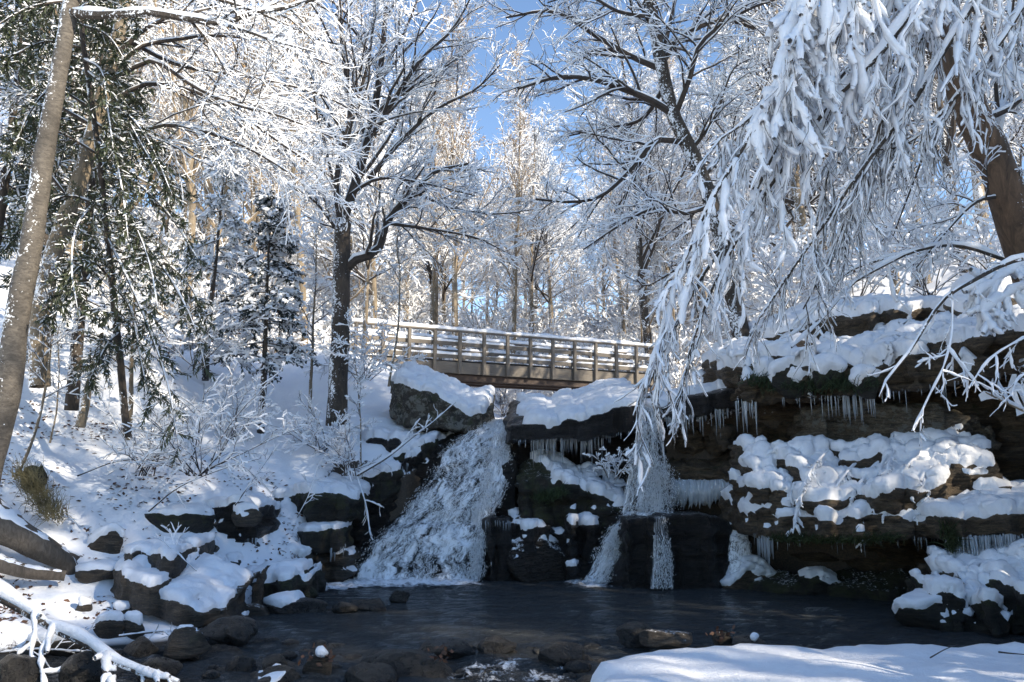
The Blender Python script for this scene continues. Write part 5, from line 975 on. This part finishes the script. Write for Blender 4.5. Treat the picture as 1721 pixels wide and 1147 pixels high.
sapling('slim dark trunk beside the hemlock foot', [(217, 740, 13.2), (219, 690, 13.2), (222, 600, 13.2), (226, 480, 13.2)], .05, 53, 6)
sapling('crooked dark sapling rising beside the large left trunk', [(30, 800, 12.8), (55, 740, 12.8), (72, 680, 12.8), (82, 610, 12.8), (90, 540, 12.8), (100, 460, 12.8)], .028, 54, 9)
sapling('slanting thin sapling left of the hemlock boughs', [(85, 745, 14), (95, 690, 14), (98, 620, 14), (92, 540, 14)], .018, 55, 9)
sapling('thin upright sapling beside the huge boulder', [(652, 650, 18.2), (668, 560, 18.2), (672, 470, 18.2), (668, 400, 18.2), (690, 320, 18.2)], .03, 56, 12, hs=.03)
sapling('whip thin sapling standing left of the terraces', [(606, 785, 17), (605, 700, 17), (598, 620, 17), (590, 560, 17)], .02, 57, 8, hs=.022)
sapling('young snowy tree between the spruce and the dark trunk', [(520, 700, 21), (524, 600, 21), (530, 480, 21), (532, 380, 21)], .05, 58, 16, l1=1.4, hs=.04, name='young_tree', cat='tree')
sapling('frosted young tree left of the bridge railing', [(612, 600, 24.5), (615, 520, 24.5), (622, 400, 24.5), (640, 280, 24.5)], .09, 59, 20, l1=2.0, hs=.05, name='young_tree', cat='tree')
def shrub(label, base, n, H, seed, spread=.5, hs=.016, k2=7, k3=5, lean=(0, 0), leaves=0):
    k2 = min(k2, 7); k3 = min(k3, 5); n = min(n, 13); rng = np.random.RandomState(seed); b = np.array(base); t = empty('bare_shrub', root_at(b), label, 'shrub'); s = b[None] + rng.normal(0, .08, (n, 3)) * np.array([1, 1, 0]); d = np.stack([rng.normal(lean[0], spread, n), rng.normal(lean[1], spread, n), np.ones(n)], 1)
    L1 = grow(rng, s, d, H * rng.uniform(.6, 1.15, n), 9, .09, 0, .16); gc = Geo(); L3 = bare_crown(gc, rng, L1, taper(np.full(n, .011), 9, .35), k2, k3, 0, .42, .45, .5, .3, .1, .0042, hs, 1.4, 45, .02, n2=5, t0=.2)
    if leaves: flecks(gc, rng, L3, leaves, .07, 2)
    gc.build('branches', [bark_twig, snow, leaf_m], t, smooth=False)
shrub('tangled bare shrub arching over the black dripping wall', P(330, 800, 13.4), 16, 1.7, 61, .9, .018, 8, 6, (.5, -.5))
shrub('bare shrub with spreading twigs on the snow slope at left', P(245, 800, 13.2), 10, 1.5, 62, .7, .014)
shrub('snowy thicket of twigs before the spruce', P(380, 745, 17.5), 14, 1.6, 63, .8, .03, 8, 6)
shrub('snow whitened bush at the foot of the dark trunk', P(540, 760, 17.2), 14, 1.3, 64, .9, .03, 8, 6, (0, -.3))
shrub('frosty twigs hanging over the dark mossy overhang', P(585, 800, 16.6), 10, 1.2, 65, .8, .022, 7, 5, (.2, -.6))
shrub('rusty leaved snowy shrub behind the hemlock boughs', P(330, 620, 18.5), 12, 2.2, 66, .7, .028, 8, 6, leaves=420)
shrub('brushy white bush below the left end of the bridge', P(612, 640, 21.5), 14, 1.8, 67, .8, .035, 8, 6)
shrub('white frosted bush at the far side under the bridge', P(845, 700, 33), 18, 2.8, 68, .7, .06, 9, 6)
shrub('second frosted bush right under the bridge', P(960, 680, 34), 18, 2.6, 69, .7, .06, 9, 6)
shrub('snow loaded thicket on the cliff top behind the overhang', P(1330, 545, 18.5), 18, 2.4, 70, .9, .05, 9, 6)
shrub('tall snowy brush beside the leaning brown trunk', P(1560, 500, 16.5), 20, 3.2, 71, .8, .05, 9, 6)
shrub('snowy brush at the right edge above the ledge', P(1690, 480, 15), 18, 2.6, 72, .8, .045, 9, 6)
shrub('white bush between the leaning trees on the cliff top', P(1440, 520, 19), 20, 3.4, 73, .8, .05, 9, 6)
shrub('small snow covered seedling standing on the ledge beside the second fall', P(1028, 806, 16.25), 7, .62, 75, .45, .03, 7, 4)
rng = np.random.RandomState(74)
snowy_branch('pale fallen stick slanting up across the terraces toward the boulder', [([(600, 800, 16.2), (650, 770, 16.3), (690, 738, 16.5), (725, 712, 16.8), (766, 676, 17.2)], .022), ([(672, 752, 16.4), (690, 725, 16.5), (706, 704, 16.6)], .010), ([(600, 800, 16.2), (615, 850, 15.9), (622, 900, 15.7)], .010)], P(600, 800, 16.2), 3, .2, .5, .012, .3, 'fallen_branch', 'branch')
for k_, (lb, l, rr) in enumerate((('thin bare stick leaning over the mossy bank rock', [(250, 860, 12.9), (300, 820, 12.8), (370, 790, 12.7), (440, 770, 12.8)], .012), ('forked twig sticking out of the snow above the black wall', [(395, 850, 13.6), (430, 800, 13.7), (470, 745, 13.8)], .010), ('slanting snowy stick in front of the flat rock step', [(500, 870, 14.6), (520, 830, 14.6), (535, 780, 14.7)], .009),
    ('long thin branch lying across the snow slope at left', [(130, 800, 13.2), (200, 775, 13.6), (290, 770, 13.9), (380, 745, 14.3)], .014), ('bent bare twig over the tilted slab', [(330, 960, 11.4), (300, 930, 11.5), (285, 890, 11.7)], .006), ('stick caught between stones at the stream edge', [(200, 1070, 9.9), (270, 1062, 9.9), (340, 1066, 9.8)], .012), ('driftwood twig among the dark stones at lower left', [(0, 1098, 9.3), (60, 1092, 9.2), (140, 1096, 9.1)], .012))):
    snowy_branch(lb, [(l, rr)], P(*l[0]), 7, .1, .45, .008, -.2, 'fallen_branch', 'branch', 2, .004, 1.0)
# grass tuft and leaf litter
def tuft(label, line, n, ln, mat, seed, w=.008, name='grass_tuft', sp=.12, lean=(0, -.4)):
    rng = np.random.RandomState(seed); q = resample([P(*p) for p in line], 40)[rng.randint(0, 40, n)] + rng.normal(0, sp, (n, 3)) * [1, 1, .5]; d = nrm(rng.normal(0, .5, (n, 3)) + [lean[0], lean[1], .9]); L = grow(rng, q, d, ln * rng.uniform(.5, 1.3, n), 5, .1, 0, .5); g = Geo(); tube(g, L, taper(np.full(n, w), 5, .2), S=3, rng=rng); o = g.build(name, mat); tag(o, label, 'grass' if 'grass' in name else 'fern'); return o
tuft('straw coloured dead grass spilling down beside the large left trunk', [(40, 800, 12.6), (65, 835, 12.4), (92, 875, 12.3)], 700, .30, grass_m, 81, .006, sp=.09)
tuft('green ferns and moss hanging under the left lip of the overhang', [(1260, 640, 14.7), (1320, 655, 14.3), (1400, 650, 13.8), (1470, 650, 13.4)], 500, .24, fern_m, 82, .010, 'fern_fringe', .10, (0, -.8))
tuft('green fern patch on the mossy ledge below the icicles', [(905, 840, 16.3), (945, 830, 16.2)], 240, .2, fern_m, 83, .010, 'fern_fringe', .08)
tuft('yellow green moss beard at the corner of the right hand ledge', [(1594, 885, 12.1), (1600, 925, 12.0)], 260, .2, moss_m, 84, .012, 'fern_fringe', .05, (0, -1))
tuft('brown moss fringe below the lip of the wide snowy ledge', [(1300, 907, 13.35), (1340, 908, 13.05), (1420, 910, 12.7), (1500, 905, 12.5)], 500, .14, moss_m, 85, .010, 'fern_fringe', .06, (0, -1))
rng = np.random.RandomState(86); n = 16000; px = rng.uniform(-9.5, -2.2, n); py = rng.uniform(9.5, 17, n); k = fbm(np.stack([px, py, 0 * px], 1) * .7, 3) + .30 * rng.normal(size=n) > .30; px, py = px[k], py[k]; z = ground(px, py); k = z > .15; p = np.stack([px, py, z + .012], 1)[k]; n = len(p)
a = nrm(rng.normal(size=(n, 3)) * [1, 1, .3]); c = nrm(np.cross(a, rng.normal(size=(n, 3)) * .4 + [0, 0, 1])); s = .038 * rng.uniform(.4, 1.4, (n, 1)); g = Geo(); g.add(np.stack([p - a * s, p + c * s * .6, p + a * s, p - c * s * .6], 1).reshape(-1, 3), np.arange(4 * n).reshape(n, 4)); tag(g.build('fallen_leaves', leaf_m, smooth=False), 'brown leaf litter showing through the snow of the left bank', 'leaves', kind='stuff')
for lb, x, y, Y, sd, n in (('heap of russet leaves on the wide flat dark stone', 742, 1102, 8.8, 1, 26), ('russet leaves caught on the leaf covered stone', 540, 1100, 8.75, 2, 40), ('dead leaves stuck on the small stone by the snow bank', 1215, 1068, 9.15, 3, 20)):
    rng = np.random.RandomState(90 + sd); g = Geo(); b = P(x, y, Y); p = b + rng.normal(0, .06, (n, 3)) * [1.4, 1, .6]; a = nrm(rng.normal(size=(n, 3))); c = nrm(np.cross(a, rng.normal(size=(n, 3)))); s = .036; g.add(np.stack([p - a * s, p + c * s * .6, p + a * s, p - c * s * .6], 1).reshape(-1, 3), np.arange(4 * n).reshape(n, 4)); tag(g.build('leaf_clump', leaf_m, smooth=False), lb, 'leaves', kind='stuff')
for lb, x0, x1, y0, y1, Y in (('snow ball resting on the leaf covered stone', 528, 551, 1086, 1104, 8.7), ('little snow lump on the flat stone by the snow bank', 1262, 1278, 1064, 1077, 9.0)):
    stone(lb, x0, x1, y0, y1, Y, snow, 95 + x0, .9, 3, None, name='snow_lump', cat='snow', sink=.2, cuts=3)

# twigs lying on the snow bank
for lb, l, rr in (('thin twig lying on the snow bank at bottom right', [(1565, 1122, 6.6), (1590, 1112, 6.9), (1612, 1105, 7.1)], .006), ('short dark twig at the right end of the snow bank', [(1680, 1118, 6.8), (1700, 1120, 6.75), (1730, 1124, 6.7)], .008)):
    L = px_line(l, 10)
    x = L[0, :, 0]; y = L[0, :, 1]; L[0, :, 2] = .60; g = Geo(); tube(g, L, taper([rr], 10, .4), S=5); tag(g.build('twig', bark_twig), lb, 'twig')
